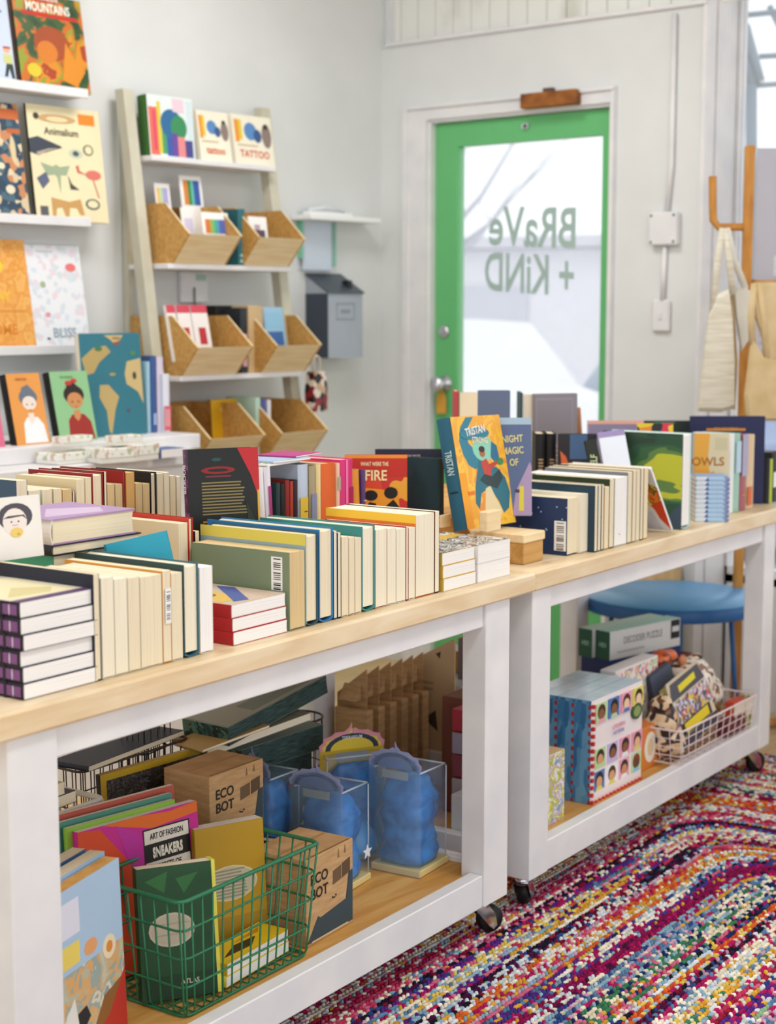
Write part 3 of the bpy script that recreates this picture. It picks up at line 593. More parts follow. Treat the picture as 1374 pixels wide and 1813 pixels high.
# books between the bins
def wsp(label,i,x0,x1,yt,cov,dy=.03,**k): spines(WL(SY[i]+dy),SZ[i]+.019,[(x0,x1,yt,cov,label,k)],depth=.16)
wsp('teal striped book standing between the two upper bins',1,424,436,370,'#2f6a72',spineart=[('r',.1,.05,.9,.1,'#9fd0c8'),('r',.1,.15,.9,.2,'#9fd0c8')],dy=.0)
for q,(x,c) in enumerate(((296,'#d8485a'),(308,'#d8485a'))): 
    pass
pk=[('r',0,0,1,1,'#efe9e6'),('r',0,.86,1,1,'#d2485a'),('r',.3,.3,.75,.6,'#b8343a'),('r',.3,.05,.75,.25,'#e0c03a')]
for lab,x0,x1,x in (('red and white pack, left in the third shelf bin',309,324,0),('red and white pack, second from the left in the third shelf bin',327,350,0),('red and white pack, rightmost in the third shelf bin',352,380,0)):
    card(lab,WL(4.12+x),x0,x1,538,640,pk,name='hanging_pack',lean=12,th=.012)
wsp('black hardcover behind the third shelf bins',2,384,424,541,'#16181a',dy=.12)
wsp('black and pink spined book between the third shelf bins',2,428,440,545,'#2a2e34',spineart=[('r',.2,.1,.8,.6,'#d8a8b8')])
wsp('tan spined book between the third shelf bins',2,442,468,541,'#cdb083',spineart=[('d',.5,.7,.15,.03,'#b8402c'),('r',.3,.1,.7,.2,'#c89a6a')])
card('pale blue pack in the right bin of the third shelf',WL(4.12),476,510,543,640,[('r',.1,.05,.9,.55,'#3c6aa8'),('r',.1,.6,.9,.9,'#8fc0dc')],name='hanging_pack',lean=8,th=.012,back='#9cc4de')
ub('yellow picture book on the lowest visible ladder shelf',WL(4.17),380,452,706,SZ[3]+.02,.012,'#dfae1c',lean=4,art=[('r',.2,.8,.75,.86,'#f0d68a'),('d',.85,.45,.08,.1,'#8aa03a')])
wsp('pale green thin book on the lowest visible ladder shelf',3,455,464,704,'#b8d8c8')
wsp('purple thin book on the lowest visible ladder shelf',3,466,474,706,'#5a5a9a')
wsp('white thin book on the lowest visible ladder shelf',3,476,482,708,'#e8e8ec')
# bag hanging on the shelf end
e=empty('hanging_bag',V((4.47,4.1,1.1)),'small red and black patterned pouch hanging beyond the ladder shelf','bag')
m=MB(); m.loft([[V((x*s,y*.02,z)) for x,y in ((-.03,-1),(.03,-1),(.035,1),(-.035,1))] for z,s in ((-.0,1.2),(.08,1.3),(.14,1),(.15,.8))],PAT('pouch_print',['#8c1f24','#1c1a1e','#e8dccc','#8c1f24','#c9a884'],40),smooth=False); m.build('pouch',e)
m=MB(); m.tube([(-.02,0,.15),(-.015,0,.2),(0,0,.21),(.015,0,.2),(.02,0,.15)],.004,C('#e6dccb'),6); m.build('strap',e)
# wall telephone-like thermostat panel under shelf 2
P=pt(WL(YWL-.001),315,536); Q=pt(WL(YWL-.001),362,482)
e=empty('wall_panel',V((P.x,YWL,P.z)),'small white electric panel on the wall behind the ladder shelf','panel'); w=Q.x-P.x;h=Q.z-P.z
m=MB(); m.box((0,-.02,0),(w,-.001,h),WHT,bev=.003); m.build('panel_box',e); m=MB(); m.box((w*.55,-.024,h*.72),(w*.9,-.02,h*.92),C('#a9c4b4')); m.build('display',e); m=MB(); m.tube([(w*.45,-.026,h*.5),(w*.45,-.026,-.12)],.003,C('#6a6a66'),6); m.build('cable',e)
# ---------------------------------------------------------------- mail box and brochure holder
A=pt(WL(4.24),547+38,630); e=empty('mailbox',V((4.705,YWL,1.29)),'grey metal wall mailbox with sloped lid below the brochure holder','mailbox'); MT=C('#7b8490',.45,.3); MT2=C('#56606a',.4,.4)
F=Matrix.Identity(4)
m=MB(); m.prism([(-.001,0),(-.12,0),(-.12,.255),(-.001,.325)],fr(V((0,0,0)),V((0,1,0)),V((0,0,1)),V((1,0,0))),.205,C('#a9b0ba',.5,.2)); m.build('body',e)
m=MB(); m.prism([(-.0012,.329),(-.127,.254),(-.127,.248),(-.0012,.323)],fr(V((-.004,0,.004)),V((0,1,0)),V((0,0,1)),V((1,0,0))),.213,MT2); m.build('lid',e)
m=MB(); m.box((.14,-.10,.275),(.165,-.07,.305),C('#22262c')); m.build('latch',e)
m=MB(); m.box((-.0025,-.119,.001),(0,-.002,.252),C('#3f4856',.6)); m.build('side_plate',e)
m=MB(); G=C('#8b929e')
for a,b in (((.05,.15),(.155,.155)),((.05,.21),(.155,.215)),((.05,.15),(.053,.215)),((.152,.15),(.155,.215)),((.075,.175),(.13,.19))): m.box((a[0],-.1212,a[1]),(b[0],-.12,b[1]),G)
m.build('stamped_label',e)
e=empty('brochure_holder',V((4.66,YWL,1.63)),'clear acrylic brochure holder with pale green edges','holder'); GE=C('#8fe0bf',.2,alpha=.8,noise=0)
m=MB(); m.box((0,-.03,0),(.19,-.026,.22),CLEAR); m.box((0,-.004,0),(.19,-.001,.23),CLEAR); m.box((0,-.03,0),(.19,-.001,.004),CLEAR); m.build('acrylic_sleeve',e)
m=MB(); m.box((-.004,-.03,.05),(0,-.002,.22),GE); m.build('green_edge',e); m=MB(); m.box((.19,-.03,.02),(.194,-.002,.22),GE); m.build('green_edge',e)
m=MB(); m.box((.015,-.022,.006),(.175,-.008,.215),C('#d3dbe8')); m.build('paper_sheets',e)
e=empty('wall_shelf',V((4.62,YWL,1.825)),'small white wall shelf above the brochure holder','shelf'); m=MB(); m.box((0,-.11,0),(.42,-.001,.02),C('#f4f4f4'),bev=.002); m.build('shelf_board',e); m=MB(); m.box((.05,-.06,.02),(.3,-.02,.035),C('#f4f4f4')); m.tube([(.05,-.05,.04),(.15,-.06,.055),(.27,-.04,.04)],.006,C('#dfe2ea'),8); m.build('rolled_cloth',e)
# ---------------------------------------------------------------- right side: coat stand with canvas bags, paper signs, outside frame
OAK=STR('oak_stand','#b5762c','#d69a4c',(6,6,1.2),6,.5,3)
d0=5.6
def cfp(x,y,d=d0): return pt(CF(d),x,y)
a=cfp(1328,258);e=empty('bag_stand',V((a.x,a.y,0)),'light oak stand with hooks holding canvas bags by the window','stand')
def rel(x,y,d=d0): return cfp(x,y,d)-V((a.x,a.y,0))
m=MB(); s=.016; R4=Matrix.Rotation(YAW,4,'Z')
m.box((-s,-s,.03),(s,s,a.z),OAK,R4,.003); m.build('post',e)
m=MB(); h=rel(1262,310); k=rel(1264,400)
m.tube([rel(1262,312),rel(1262,360),rel(1263,390),rel(1272,402),rel(1300,402),rel(1326,402)],.0135,OAK,10); m.build('hook_arm',e)
m=MB(); m.box((-.25,-.02,.011),(.25,.02,.03),OAK,R4,.003); m.box((-.02,-.25,.011),(.02,.25,.0295),OAK,R4,.003); m.build('base',e)
m=MB(); m.tube([rel(1326,500),rel(1345,502),rel(1400,502)],.012,OAK,10); m.build('side_arm',e)
def bag(label,pts,top,mat,d,th=.02,straps=None,name='canvas_bag'):
    cx=sum(p[0] for p in pts)/len(pts); cy=max(p[1] for p in pts); O=pt(CF(d),cx,cy); e=empty(name,O,label,'bag','canvas bags on the oak stand')
    m=MB(); q=[pt(CF(d),*p)-O for p in pts]; n=len(q); c=sum(q,V())/n
    rings=[[c+(p-c)*.93-FH*th for p in q],[c+(p-c)*1.0-FH*th*.4 for p in q],[c+(p-c)*1.0+FH*th*.4 for p in q],[c+(p-c)*.93+FH*th for p in q]]
    m.loft(rings,mat,smooth=False); m.build('bag_body',e)
    if straps:
        m=MB()
        for st in straps: m.tube([pt(CF(d),*p)-O for p in st],.013,mat,6)
        m.build('strap',e)
    return e
def canvas(nm,h1,h2,sc=(1,1,1)): return STR(nm,h1,h2,sc,14,.9,4,bump=.5)
GRID=STR('quilted_cream_canvas','#d4ccb8','#ece7d8',(3,3,34),3,.9,2)
bag('cream striped canvas bag hanging by long straps under the hook',[(1234,728),(1276,730),(1300,722),(1300,640),(1296,560),(1290,512),(1270,520),(1254,560),(1244,640)],0,GRID,5.45,straps=[[(1262,560),(1272,450),(1280,404)],[(1298,520),(1290,450),(1283,404)]])
bag('folded white printed tote hanging behind the striped bag',[(1302,560),(1312,622),(1326,600),(1334,520),(1318,508),(1298,512)],0,C('#e2ddd2',.9),5.5,straps=[[(1320,512),(1300,460),(1287,404)]])
bag('tan canvas tote with handles at the right edge by the window',[(1318,700),(1330,600),(1350,632),(1374,640),(1470,640),(1500,745),(1322,745)],0,canvas('tan_canvas','#cbb080','#dcc59a'),5.3,straps=[[(1332,610),(1330,560),(1336,502)],[(1358,640),(1352,560),(1344,502)]])
bag('tan fabric bag folded over the side arm at the right edge',[(1334,500),(1336,560),(1350,600),(1356,660),(1400,660),(1400,500)],0,canvas('sand_canvas','#d2b98c','#e0cba2'),5.53)
bag('tan folded lining of the cream striped bag, seen as a narrow strip',[(1282,530),(1298,520),(1306,640),(1302,724),(1270,726),(1276,640)],0,canvas('lining_canvas','#a98a62','#c4a67c'),5.49,th=.008,name='cloth_fold')
def sign(label,x0,y0,x1,y1,d,col,bars,cat='sign'):
    A=pt(CF(d),x0,y1);B=pt(CF(d),x1,y1);T_=pt(CF(d),x0,y0); W=(B-A).length;H=T_.z-A.z; e=empty('paper_sign',fr(A,RT,ZU,-FH),label,cat); m=MB(); m.box((0,0,-.003),(W,H,0),C(col)); m.build('sheet',e); draw(e,Matrix.Identity(4),W,H,bars,('printed_marks','title'))
sign('grey printed sign in the window beside the oak stand',1335,262,1420,500,5.75,'#bcbcc8',[('d',.55,.85,.06,.03,'#dcdce4'),('r',.4,.05,.55,.2,'#d8d8e0'),('r',.6,.08,.75,.25,'#d8d8e0'),('d',.56,.7,.06,.04,'#dcdce4')])
sign('pale lilac speckled sign in the window below the grey one',1333,520,1420,640,5.75,'#d6d6e2',[('b',.1,.1,.9,.9,7,'#c6c6d6')])
m=MB(); FR=C('#8c9ba6',.5)
def q(x,y): return pt(CF(7.6),x,y)
for pth in ([(1290,155),(1500,140)],[(1290,30),(1500,8)],[(1296,50),(1330,150)],[(1318,45),(1345,145)],[(1345,100),(1500,92)],[(1362,10),(1400,90)]): m.tube([q(*p) for p in pth],.028 if pth[0][0] in(1296,1318) else .014,FR,6)
m.tube([q(1330,150),pt(CF(7.6),1332,1200)],.03,FR,6)
tag(m.build('awning_frame'),'blue grey metal awning frame outside the tall window','awning')
# ---------------------------------------------------------------- low blue round table and wooden stools behind the right table
e=empty('round_table',uvw(5.03,2.33,0),'low round blue kids table behind the right rolling table','table'); BT=C('#4f9bd0',.35); BT2=C('#2d66a4',.4)
m=MB(); m.lathe([(0,.462),(.298,.462),(.3,.465),(.3,.502),(.297,.505),(0,.505)],Matrix.Identity(4),BT2,48); m.build('table_edge',e)
m=MB(); m.lathe([(0,.5052),(.298,.5052),(.296,.508),(0,.508)],Matrix.Identity(4),BT,48); m.build('tabletop',e)
for a in (.6,2.2,3.8,5.4):
    m=MB(); m.tube([(.2*cos(a),.2*sin(a),.475),(.24*cos(a),.24*sin(a),.006)],.009,BT2,8); m.build('leg',e)
BI=STR('birch_bench','#d8b684','#ead0a0',(2,8,2),4,.5,3)
e=empty('window_bench',V((5.16,1.75,0)),'low pale birch bench under the tall window','bench')
m=MB(); m.box((-.19,-.6,.43),(.19,.6,.46),BI,bev=.003); m.build('seat',e)
for y in (-.58,.55): m=MB(); m.box((-.17,y,0),(.17,y+.03,.4295),BI); m.build('side_panel',e)
m=MB(); m.box((.13,-.549,.05),(.15,.549,.4295),BI); m.build('back_panel',e)
m=MB(); m.box((5.138,2.92,.001),(5.154,3.19,.56),BI,bev=.002); tag(m.build('plywood_panel'),'pale birch panel standing against the wall behind the blue table','panel')
# ---------------------------------------------------------------- books on the left table, front row (spine down, head edges to the front)
ZT=.8645; ZR=.9645
CR='#e9dcc0'; WH='#f4f1ee'; TN_='#d9bf8e'; IV='#efe6d0'
F1=TV(1.905)
PL=PAT('plaid_print',['#3a2a4a','#1a1626','#7c4a80','#c8a0c0','#1a1626','#4a3460'],38)
for k,l in enumerate(('bottom','second lowest','third from the bottom','third from the top','second highest','top')):
    cv='#2a2238'; O=uvw(1.712+.002*(k%2),1.905+.003*(k%3),ZT+.0262*k)
    flat(l[0].upper()+l[1:]+' paperback of the plaid spined stack at the near left table corner',O,0,.165,.22,.0258,cv,pages(WH if k%2 else '#f4f1ee'),spine='#17131f',group='paperbacks with purple plaid spines in a stack',
        spineart=[('r',.18,.02,.82,.97,'#7c4a80'),('r',.0,.17,1,.2,'#17131f'),('r',.0,.4,1,.43,'#17131f'),('r',.0,.6,1,.63,'#17131f'),('r',.0,.8,1,.83,'#17131f'),('d',.5,.10,.34,.045,'#d8d0dc'),('d',.5,.30,.2,.03,'#c0a0c4'),('d',.5,.72,.2,.03,'#c0a0c4')],art=([('r',0,0,1,1,'#d8d0c0'),('r',.05,.1,.9,.9,'#e2d8b0'),('r',.0,.0,1,.08,'#5a3a6a'),('p',[(.1,.2),(.5,.5),(.8,.3),(.6,.15)],'#cfc28c')] if k==5 else None))
row(F1,ZT,[(166,177,1016,'#1c2033',CR,False,'thin dark navy book standing against the plaid spined stack',{'depth':.27}),
 (180,202,1022,'#e6dfcf',IV,False,'cream paperback first right of the dark navy book'),
 (203,226,1024,'#ded3bd',IV,False,'cream paperback second right of the dark navy book'),
 (227,248,1022,'#d8cdb4',CR,False,'cream paperback third right of the dark navy book'),
 (249,287,1019,'#e0d3b8',CR,False,'thick cream paperback left of the orange barcoded one'),
 (288,303,1010,'#dd9a3c',CR,False,'orange paperback with a barcode strip showing at its head',{'depth':.24}),
 (304,323,1014,'#e6dcc2',CR,False,'cream paperback between the orange and the teal books'),
 (325,352,998,'#2f6474','#efe6d0',True,'dark teal hardcover with cream page edges, left part of the front row',{'depth':.27,'backm':'#2d4a4a'}),
 (354,377,1003,'#ece4d2',WH,False,'white soft paperback beside the dark teal hardcover',{'depth':.2})],.215,'books of the front row on the left table')
m=MB(); o=uvw(0,0,0); A=pt(F1,292,1105);B=pt(F1,301,1040); e=fr(A-TN*.0015,TT,ZU,-TN)
# barcode sticker belongs to the orange paperback
ob=[x for x in bpy.data.objects if x.get('label','').startswith('orange paperback with a barcode')][0]
draw(ob,ob.matrix_world.inverted()@e,(B-A).dot(TT),B.z-A.z,[('r',0,0,1,1,'#f1ece0'),('bc',0,.1,1,.95,'')],('barcode','x'))
RP=[('r',.05,.15,.55,.9,'#d8b45a'),('p',[(.2,.1),(.9,.8),(.95,.6),(.4,.05)],'#4a5a9a'),('p',[(.1,.9),(.5,.6),(.9,.95)],'#a87ab0'),('d',.3,.5,.12,.1,'#8a5a2a')]
for k,l in enumerate(('bottom','middle','top')):
    flat(l.capitalize()+' paperback of the white stack with red spines at the table edge',uvw(2.222,1.905+.002*k,ZT+.0255*k),0,.160,.2,.025,'#c9b4a0' if k==2 else '#b8242a',pages(WH),spine='#a81c22',group='red spined paperbacks lying at the table edge',art=RP if k==2 else None)
gg=[('r',0,0,1,1,PAT('sage_print',['#7c8a6c','#869678','#6c7c60','#8c9a7c'],9,noise=True,sc=(1,1,.2))),('bc',.30,.04,.62,.17,'')]
def bkart(lbl,W,H,items):
    ob=[x for x in bpy.data.objects if x.get('label','')==lbl][0]; return ob
r=row(F1,ZT,[(513,540,976,'#9aa083',TN_,False,'sage green paperback with a barcode on its back cover',{'depth':.25}),
 (541,563,945,'#33505e',CR,True,'dark slate hardcover with yellowish pages beside the sage paperback',{'depth':.27,'backm':'#8fa39a'}),
 (565,590,936,'#2f78ac',CR,True,'bright blue hardcover, larger of the two blue ones',{'depth':.29}),
 (591,597,940,'#1f5f94',CR,False,'thin blue book between the blue hardcover and the black one',{'depth':.2}),
 (598,604,943,'#2a1a2e',CR,False,'thin black book right of the blue hardcovers'),
 (605,617,950,'#e4d6ba',CR,False,'tan edged paperback first after the thin black book'),
 (618,628,951,'#e0c8b0',CR,False,'tan edged paperback second after the thin black book'),
 (629,640,952,'#e6d8bc',CR,False,'tan edged paperback just left of the teal hardcover'),
 (641,664,931,'#3f8c88',IV,True,'sea green hardcover with ivory pages in the front row',{'depth':.28}),
 (665,685,937,'#e2b4a0',IV,False,'ivory paperback with a pinkish top right of the sea green hardcover',{'depth':.23}),
 (686,701,935,'#e9dfd0',IV,False,'ivory paperback second right of the sea green hardcover'),
 (702,718,936,'#e9dfcc',IV,False,'ivory paperback left of the thin red book'),
 (719,723,932,'#b3202a',IV,False,'very thin red book among the ivory paperbacks'),
 (724,735,934,'#e8dcc8',IV,False,'ivory paperback right of the thin red book'),
 (736,769,910,'#e0782a',IV,False,'thick orange paperback at the right end of the front row',{'depth':.24}),
 (770,778,905,'#1a1a1e',IV,False,'thin black book closing the front row on the left table',{'depth':.24})],.215,'books of the front row on the left table')
ob=r[0]; draw(ob,fr(V((0,0,0)),V((0,0,1)),V((0,1,0)),V((-1,0,0))),.25,pt(F1,526,976).z-ZT,[('r',0,0,1,1,C('#7d8b6e')),('bc',.82,.5,.93,.93,'')],('barcode_panel','x'))
ob=r[1]; draw(ob,fr(V((0,0,0)),V((0,0,1)),V((0,1,0)),V((-1,0,0))),.27,pt(F1,550,945).z-ZT,[('r',0,.88,1,1,'#d8c85a'),('r',0,.0,1,.88,'#8fa6ac')],('cover_art','x'))
ob=r[14]; draw(ob,fr(V((0,0,0)),V((0,0,1)),V((0,1,0)),V((-1,0,0))),.24,pt(F1,750,910).z-ZT,[('r',0,.9,1,1,'#f0c23c')],('cover_art','x'))
# flat white stacks under the yellow book
AR=PAT('grey_cover_print',['#3a3a38','#c8c2b8','#6a6660','#e0dcd4','#2a2a28','#8a7a6a'],26,noise=True,dist=1)
for k,l in enumerate(('Bottom','Middle','Top')):
    flat(l+' paperback of the yellow edged stack at the right end of the left table',uvw(2.925,1.90+.002*k,ZT+.0285*k),0,.135,.19,.028,'#e2b84a',pages(WH),group='yellow edged paperbacks',art=[('r',0,0,1,1,AR)] if k==2 else None)
for k,l in enumerate(('Lower','Upper')):
    flat(l+' thick white paperback of the pair beside the yellow edged stack',uvw(3.066,1.90,ZT+.043*k),0,.145,.19,.0425,'#e9e6e2',pages(WH),group='thick white paperbacks',art=[('r',0,0,1,1,AR),('r',.0,.62,.9,.8,'#d8b03a')] if k==1 else None)
P=pt(TV(2.0),850,935)
# ---------------------------------------------------------------- standing featured book with its wooden stand
ya=[('r',0,0,1,1,PAT('amber_print',['#f0b62a','#f4c13a','#eda824','#f2bb30','#e88f2a'],11,noise=True,dist=.8)),('r',0,0,.14,.5,'#efa21e'),
 ('p',[(.16,.9),(.3,.99),(.45,.99),(.36,.93),(.26,.86),(.28,.76),(.40,.68),(.44,.60),(.52,.56),(.34,.52),(.22,.56),(.14,.66),(.10,.78)],'#2f7f96'),
 ('p',[(.44,.62),(.6,.55),(.78,.52),(.92,.42),(.97,.28),(.9,.14),(.78,.10),(.72,.2),(.62,.3),(.5,.33),(.38,.3),(.30,.16),(.24,.22),(.28,.36),(.34,.46)],'#2c6f80'),
 ('d',.56,.70,.22,.14,'#8fd0b8'),('p',[(.74,.76),(.84,.72),(.86,.6),(.76,.56),(.68,.62)],'#2f6f90'),
 ('p',[(.48,.34),(.58,.36),(.66,.24),(.76,.12),(.68,.06),(.45,.06),(.4,.14)],'#e4d0a4'),
 ('p',[(.46,.58),(.58,.61),(.66,.52),(.62,.42),(.52,.4)],'#c2453a'),('p',[(.6,.55),(.78,.58),(.82,.56),(.64,.5)],'#b8442e'),('d',.52,.66,.055,.045,'#a86a42'),('d',.52,.695,.06,.035,'#3a2a24'),
 ('p',[(.4,.42),(.5,.47),(.66,.44),(.82,.5),(.86,.42),(.72,.33),(.52,.37)],'#2a3f3e'),('d',.86,.57,.065,.04,'#3f8a4a'),
 ('d',.42,.84,.30,.07,'#2f7f96'),('t','TRISTAN',.44,.865,.10,'#f4f1ea',6,.85),('t','STRONG',.50,.775,.075,'#f0e8cc',-3,.85),('t','MBALIA',.52,.075,.07,'#f6f3ec',0,.8),('r',.12,.3,.24,.33,'#e07a22')]
ub('yellow hardcover with teal swirls and a flying boy, displayed upright on the white stacks',TV(2.045),829,914,736,ZT+.0895,.044,'#f0b42a',lean=12,roll=-1.5,art=ya,spine='#23617a',
 spineart=[('t','TRISTAN',.5,.6,.1,'#bcd8d8',-90,.55),('d',.5,.34,.3,.05,'#16303c')],pg=pages(IV),name='featured_book')
A=pt(TV(1.99),868,905); e=empty('book_stand',fr(V((A.x,A.y,ZT+.0895)),TT,TN,ZU),'small pale wooden book stand holding the yellow hardcover','stand')
m=MB(); m.box((-.032,-.012,0),(.032,.012,.05),BAMB2,bev=.003); m.box((-.03,.012,0),(.03,.04,.004),BAMB2); m.build('front_lip',e)
m=MB(); m.box((-.02,.125,0),(.02,.132,.03),BAMB2); m.build('rear_prop',e)
# wooden box beside the stack, on the right table
e=empty('wooden_crate',fr(uvw(3.352,1.945,ZT),TT,TN,ZU),'small orange brown wooden box at the left end of the right table','box')
m=MB(); m.box((0,0,0),(.095,.15,.052),BAMBOO,bev=.002); m.build('box_body',e); m=MB(); m.box((-.004,-.004,.0525),(.099,.154,.075),BAMB2,bev=.003); m.build('box_lid',e)
# ---------------------------------------------------------------- second row and back rows of the left table
sk='#e9e4df'
ub('white picture card with a drawn face and yellow collar, standing at the far left',TV(1.93+.22),-80,76,882,1.045,.012,sk,W=.2,lean=6,roll=-1,name='picture_card',cat='card',pg=pages(WH),
 art=[('d',.70,.68,.2,.12,'#4a4650'),('d',.69,.6,.14,.12,'#e8dcd6'),('p',[(.55,.66),(.62,.7),(.8,.7),(.83,.62),(.78,.68),(.66,.665)],'#4a4650'),('d',.70,.425,.075,.045,'#e3c46e'),('d',.72,.395,.02,.012,'#c8a648'),('d',.65,.6,.01,.007,'#5a4a44'),('d',.73,.6,.01,.007,'#5a4a44'),('r',.66,.54,.72,.548,'#b88a80')])
# what the card and flat book rest on
row(TV(2.16),ZT,[(-60,-25,1080,'#d8a23a',CR,False,'mustard paperback under the picture card',{'zb':ZT}),(-24,10,1085,'#6a6460',CR,False,'grey spined paperback under the picture card'),(11,38,1085,'#a8344a',CR,False,'crimson paperback under the picture card'),(39,70,1085,'#3f8a88',CR,False,'teal paperback under the picture card')],.22,'paperbacks supporting the picture card')
for k,(c,l,w) in enumerate((('#141620','black hardcover second from the top under the lilac book',.19),)):
    flat(l,uvw(2.03,2.175,1.031),-2,.23,.20,.02,c,pages(CR),True,spine=c)
flat('thick hardcover with a lilac jacket lying on the black one',uvw(2.03,2.175,1.0515),-2,.215,.19,.047,'#a884ae',pages('#e9dcc0'),True,art=[('r',0,0,1,1,'#a98cb4'),('p',[(.1,.2),(.5,.7),(.9,.4),(.7,.1)],'#c8b4d0')],spine='#e3ddd4')
flat('green edged book lowest under the lilac and black hardcovers',uvw(2.04,2.18,.995),0,.21,.18,.035,'#3c9a78',pages(CR),False)
flat('yellow book under the green edged one on the riser',uvw(2.04,2.18,ZR+.0005),0,.2,.18,.0298,'#e0b43a',pages(CR),False)
row(TV(2.165),ZR,[(317,333,926,'#e9d9b8',CR,False,'cream paperback in the second row with a dark red neighbour',{'depth':.2}),
 (334,343,917,'#a02a22',CR,True,'dark red hardcover with a cream top behind the teal book',{'depth':.27,'backm':'#c83a2a'}),
 (346,354,940,'#1c1c20',CR,False,'thin black book in the second row right of the red hardcover',{'depth':.2})],.22,'books of the second row on the left table')
# cyan hardcover lying tilted
ub('bright cyan hardcover tilted behind the dark teal book',CF(2.98),206,321,964,.925,.02,'#2fa2bc',lean=6,roll=13,pg=pages(IV))
BK=PAT('magenta_print',['#7a3a6a','#4a2a4a','#8a4a7a'],30,noise=True)
bk=[('r',0,0,1,1,'#17191a'),('p',[(.70,1),(1,1),(1,.5),(.88,.75)],'#b8242a'),('r',.97,0,1,.6,'#d8a83a'),('d',.42,.8,.24,.05,'#8c1c20'),('d',.42,.8,.15,.022,'#17191a'),('d',.40,.9,.07,.025,'#1f4a4a'),('r',.24,.735,.6,.75,'#7a2a3a'),('b',.18,.38,.82,.70,11,'#8a7a4a'),('b',.18,.24,.82,.34,3,'#b8862a'),('b',.3,.12,.8,.18,2,'#8a7a4a'),('p',[(.8,.5),(1,.2),(1,0),(.85,0)],'#26331c')]
ub('black hardcover seen from the back with yellow text lines and a red corner',CR_(3.36,27,400),337,462,795,ZR+.0005,.044,'#17191a',lean=4,art=bk,spine=BK,spineart=[('t','BOOKER',.5,.72,.1,'#e8e2e6',-90,.7)],pg=pages(CR),name='book')
row(TV(2.40),ZR,[(30,50,850,'#3a5268',CR,False,'slate blue paperback leftmost in the back row',{'depth':.17}),(52,73,868,'#e2dcc6',CR,False,'pale book left in the back row beside the slate blue one',{'depth':.17}),
 (76,94,866,'#cfd6be',CR,False,'pale green topped book in the back row beside the picture card',{'depth':.2}),
 (96,111,865,TN_,CR,False,'cream page block third in the back row'),(112,129,866,'#c9a468',TN_,False,'tan paperback with a dark right side in the back row'),
 (130,134,870,'#3a1a18',CR,False,'thin dark red book in the back row'),(136,151,848,'#e0d0a8',CR,False,'cream paperback left of the crimson book in the back row',{'depth':.18}),
 (152,163,845,'#dccfae',CR,False,'cream paperback touching the crimson book in the back row'),(164,184,838,'#8c1c22',CR,True,'crimson hardcover in the back row',{'depth':.19}),
 (185,190,835,'#5a1418',CR,False,'thin maroon book in the back row'),(191,204,857,'#c9b08a','#d9bf8e',False,'short tan page block left in the pair between red and amber books'),(205,218,857,'#b8987a','#d9bf8e',False,'short tan page block right in the pair between red and amber books'),
 (219,223,834,'#9a2420',CR,True,'tall red hardcover behind the short tan page blocks',{'depth':.19}),(224,239,836,'#d79c48','#d9a85e',False,'amber paperback in the back row'),
 (241,253,855,'#c8b48c','#d9bf8e',False,'short tan paperback left of the black hardcover'),(254,266,856,'#c2ac84','#d9bf8e',False,'short tan paperback touching the black hardcover'),
 (267,278,836,'#15161a',CR,True,'black hardcover in the back row',{'depth':.18}),(279,290,838,'#e2dac8',CR,False,'ivory paperback right of the black hardcover in the back row'),
 (291,301,836,'#ddd2b8',IV,False,'ivory paperback second right of the black hardcover'),(302,312,842,'#d8cda8',CR,False,'cream paperback second from the right end of the back row'),(313,321,843,'#cfc6b0',IV,False,'grey cream paperback at the right end of the back row')],.155,'books of the back row on the left table')
# colourful standing books with spines to the front
SP='upright books behind the blue hardcovers'
ub('pale blue picture book standing behind the short coloured books',CF(3.86),468,546,826,ZR+.0005,.008,'#a9bdd8',lean=2,art=[('r',0,0,1,1,'#a9bdd8'),('r',0,.95,1,1,'#dfe4ea')])
A_=TV(2.24)
spines(A_,ZR+.001,[(465,475,828,'#ece8ee','white spined book leaning at the left of the colourful spines',{'tilt':4}),
 (477,488,826,'#e6e0ec','white and magenta spined book leaning beside the white one',{'tilt':4,'spineart':[('r',.25,.02,.7,.75,'#a8307a')]}),
 (492,499,855,'#22383c','dark green spined short book among the colourful spines',{'tilt':0}),(500,507,856,'#15181a','black spined short book with a white mark',{'spineart':[('r',.2,.2,.8,.4,'#b8d0c8')]}),
 (508,515,850,'#8c2420','dark red spined short book'),(516,521,852,'#b03a28','brick red spined thin book'),(522,530,850,'#2a1820','blackish red spined book with pale foot',{'spineart':[('r',.1,.02,.9,.35,'#e0c8c0')]}),
 (531,549,822,'#b9c6da','pale blue book with a yellow lower half',{'spineart':[('r',.05,.0,.8,.55,'#d8b832'),('d',.6,.35,.2,.04,'#3a3a2a')]}),
 (551,562,825,'#a89a78','grey patterned spined book beside the yellow one',{'spineart':[('r',.1,.1,.9,.6,'#8088a8')]}),(563,571,822,'#e8d49a','cream spined book left of the thick orange one'),
 (572,597,820,'#dd6424','thick orange spined book'),(598,604,820,'#f0c8a8','peach spined thin book right of the thick orange one',{'spineart':[('r',.1,.6,.9,.8,'#a8b090')]}),
 (606,628,813,'#d8307a','magenta spined book with pink stripes',{'spineart':[('r',.3,0,.45,1,'#f080b0'),('r',.6,.1,.9,.6,'#a81c50')]}),(630,642,832,'#d8922e','mustard spined short book leaning beside the magenta one',{'tilt':3}),
 (643,650,832,'#5a3a78','purple spined short book in front of the red cover',{'spineart':[('d',.5,.45,.4,.05,'#e8e0f0')]})],.13,SP)
mg=PAT('magazine_print',['#e8e4dc','#d8c83a','#e8e4dc','#4a6a8a','#c84a8a','#e8e4dc'],28,noise=True,dist=1)
def lay(label,x0,y0,d,W,L,T,cov,ang,**k):
    P=pt(CF(d),x0,y0); return flat(label,P,ang,W,L,T,cov,pages(WH),False,**k)
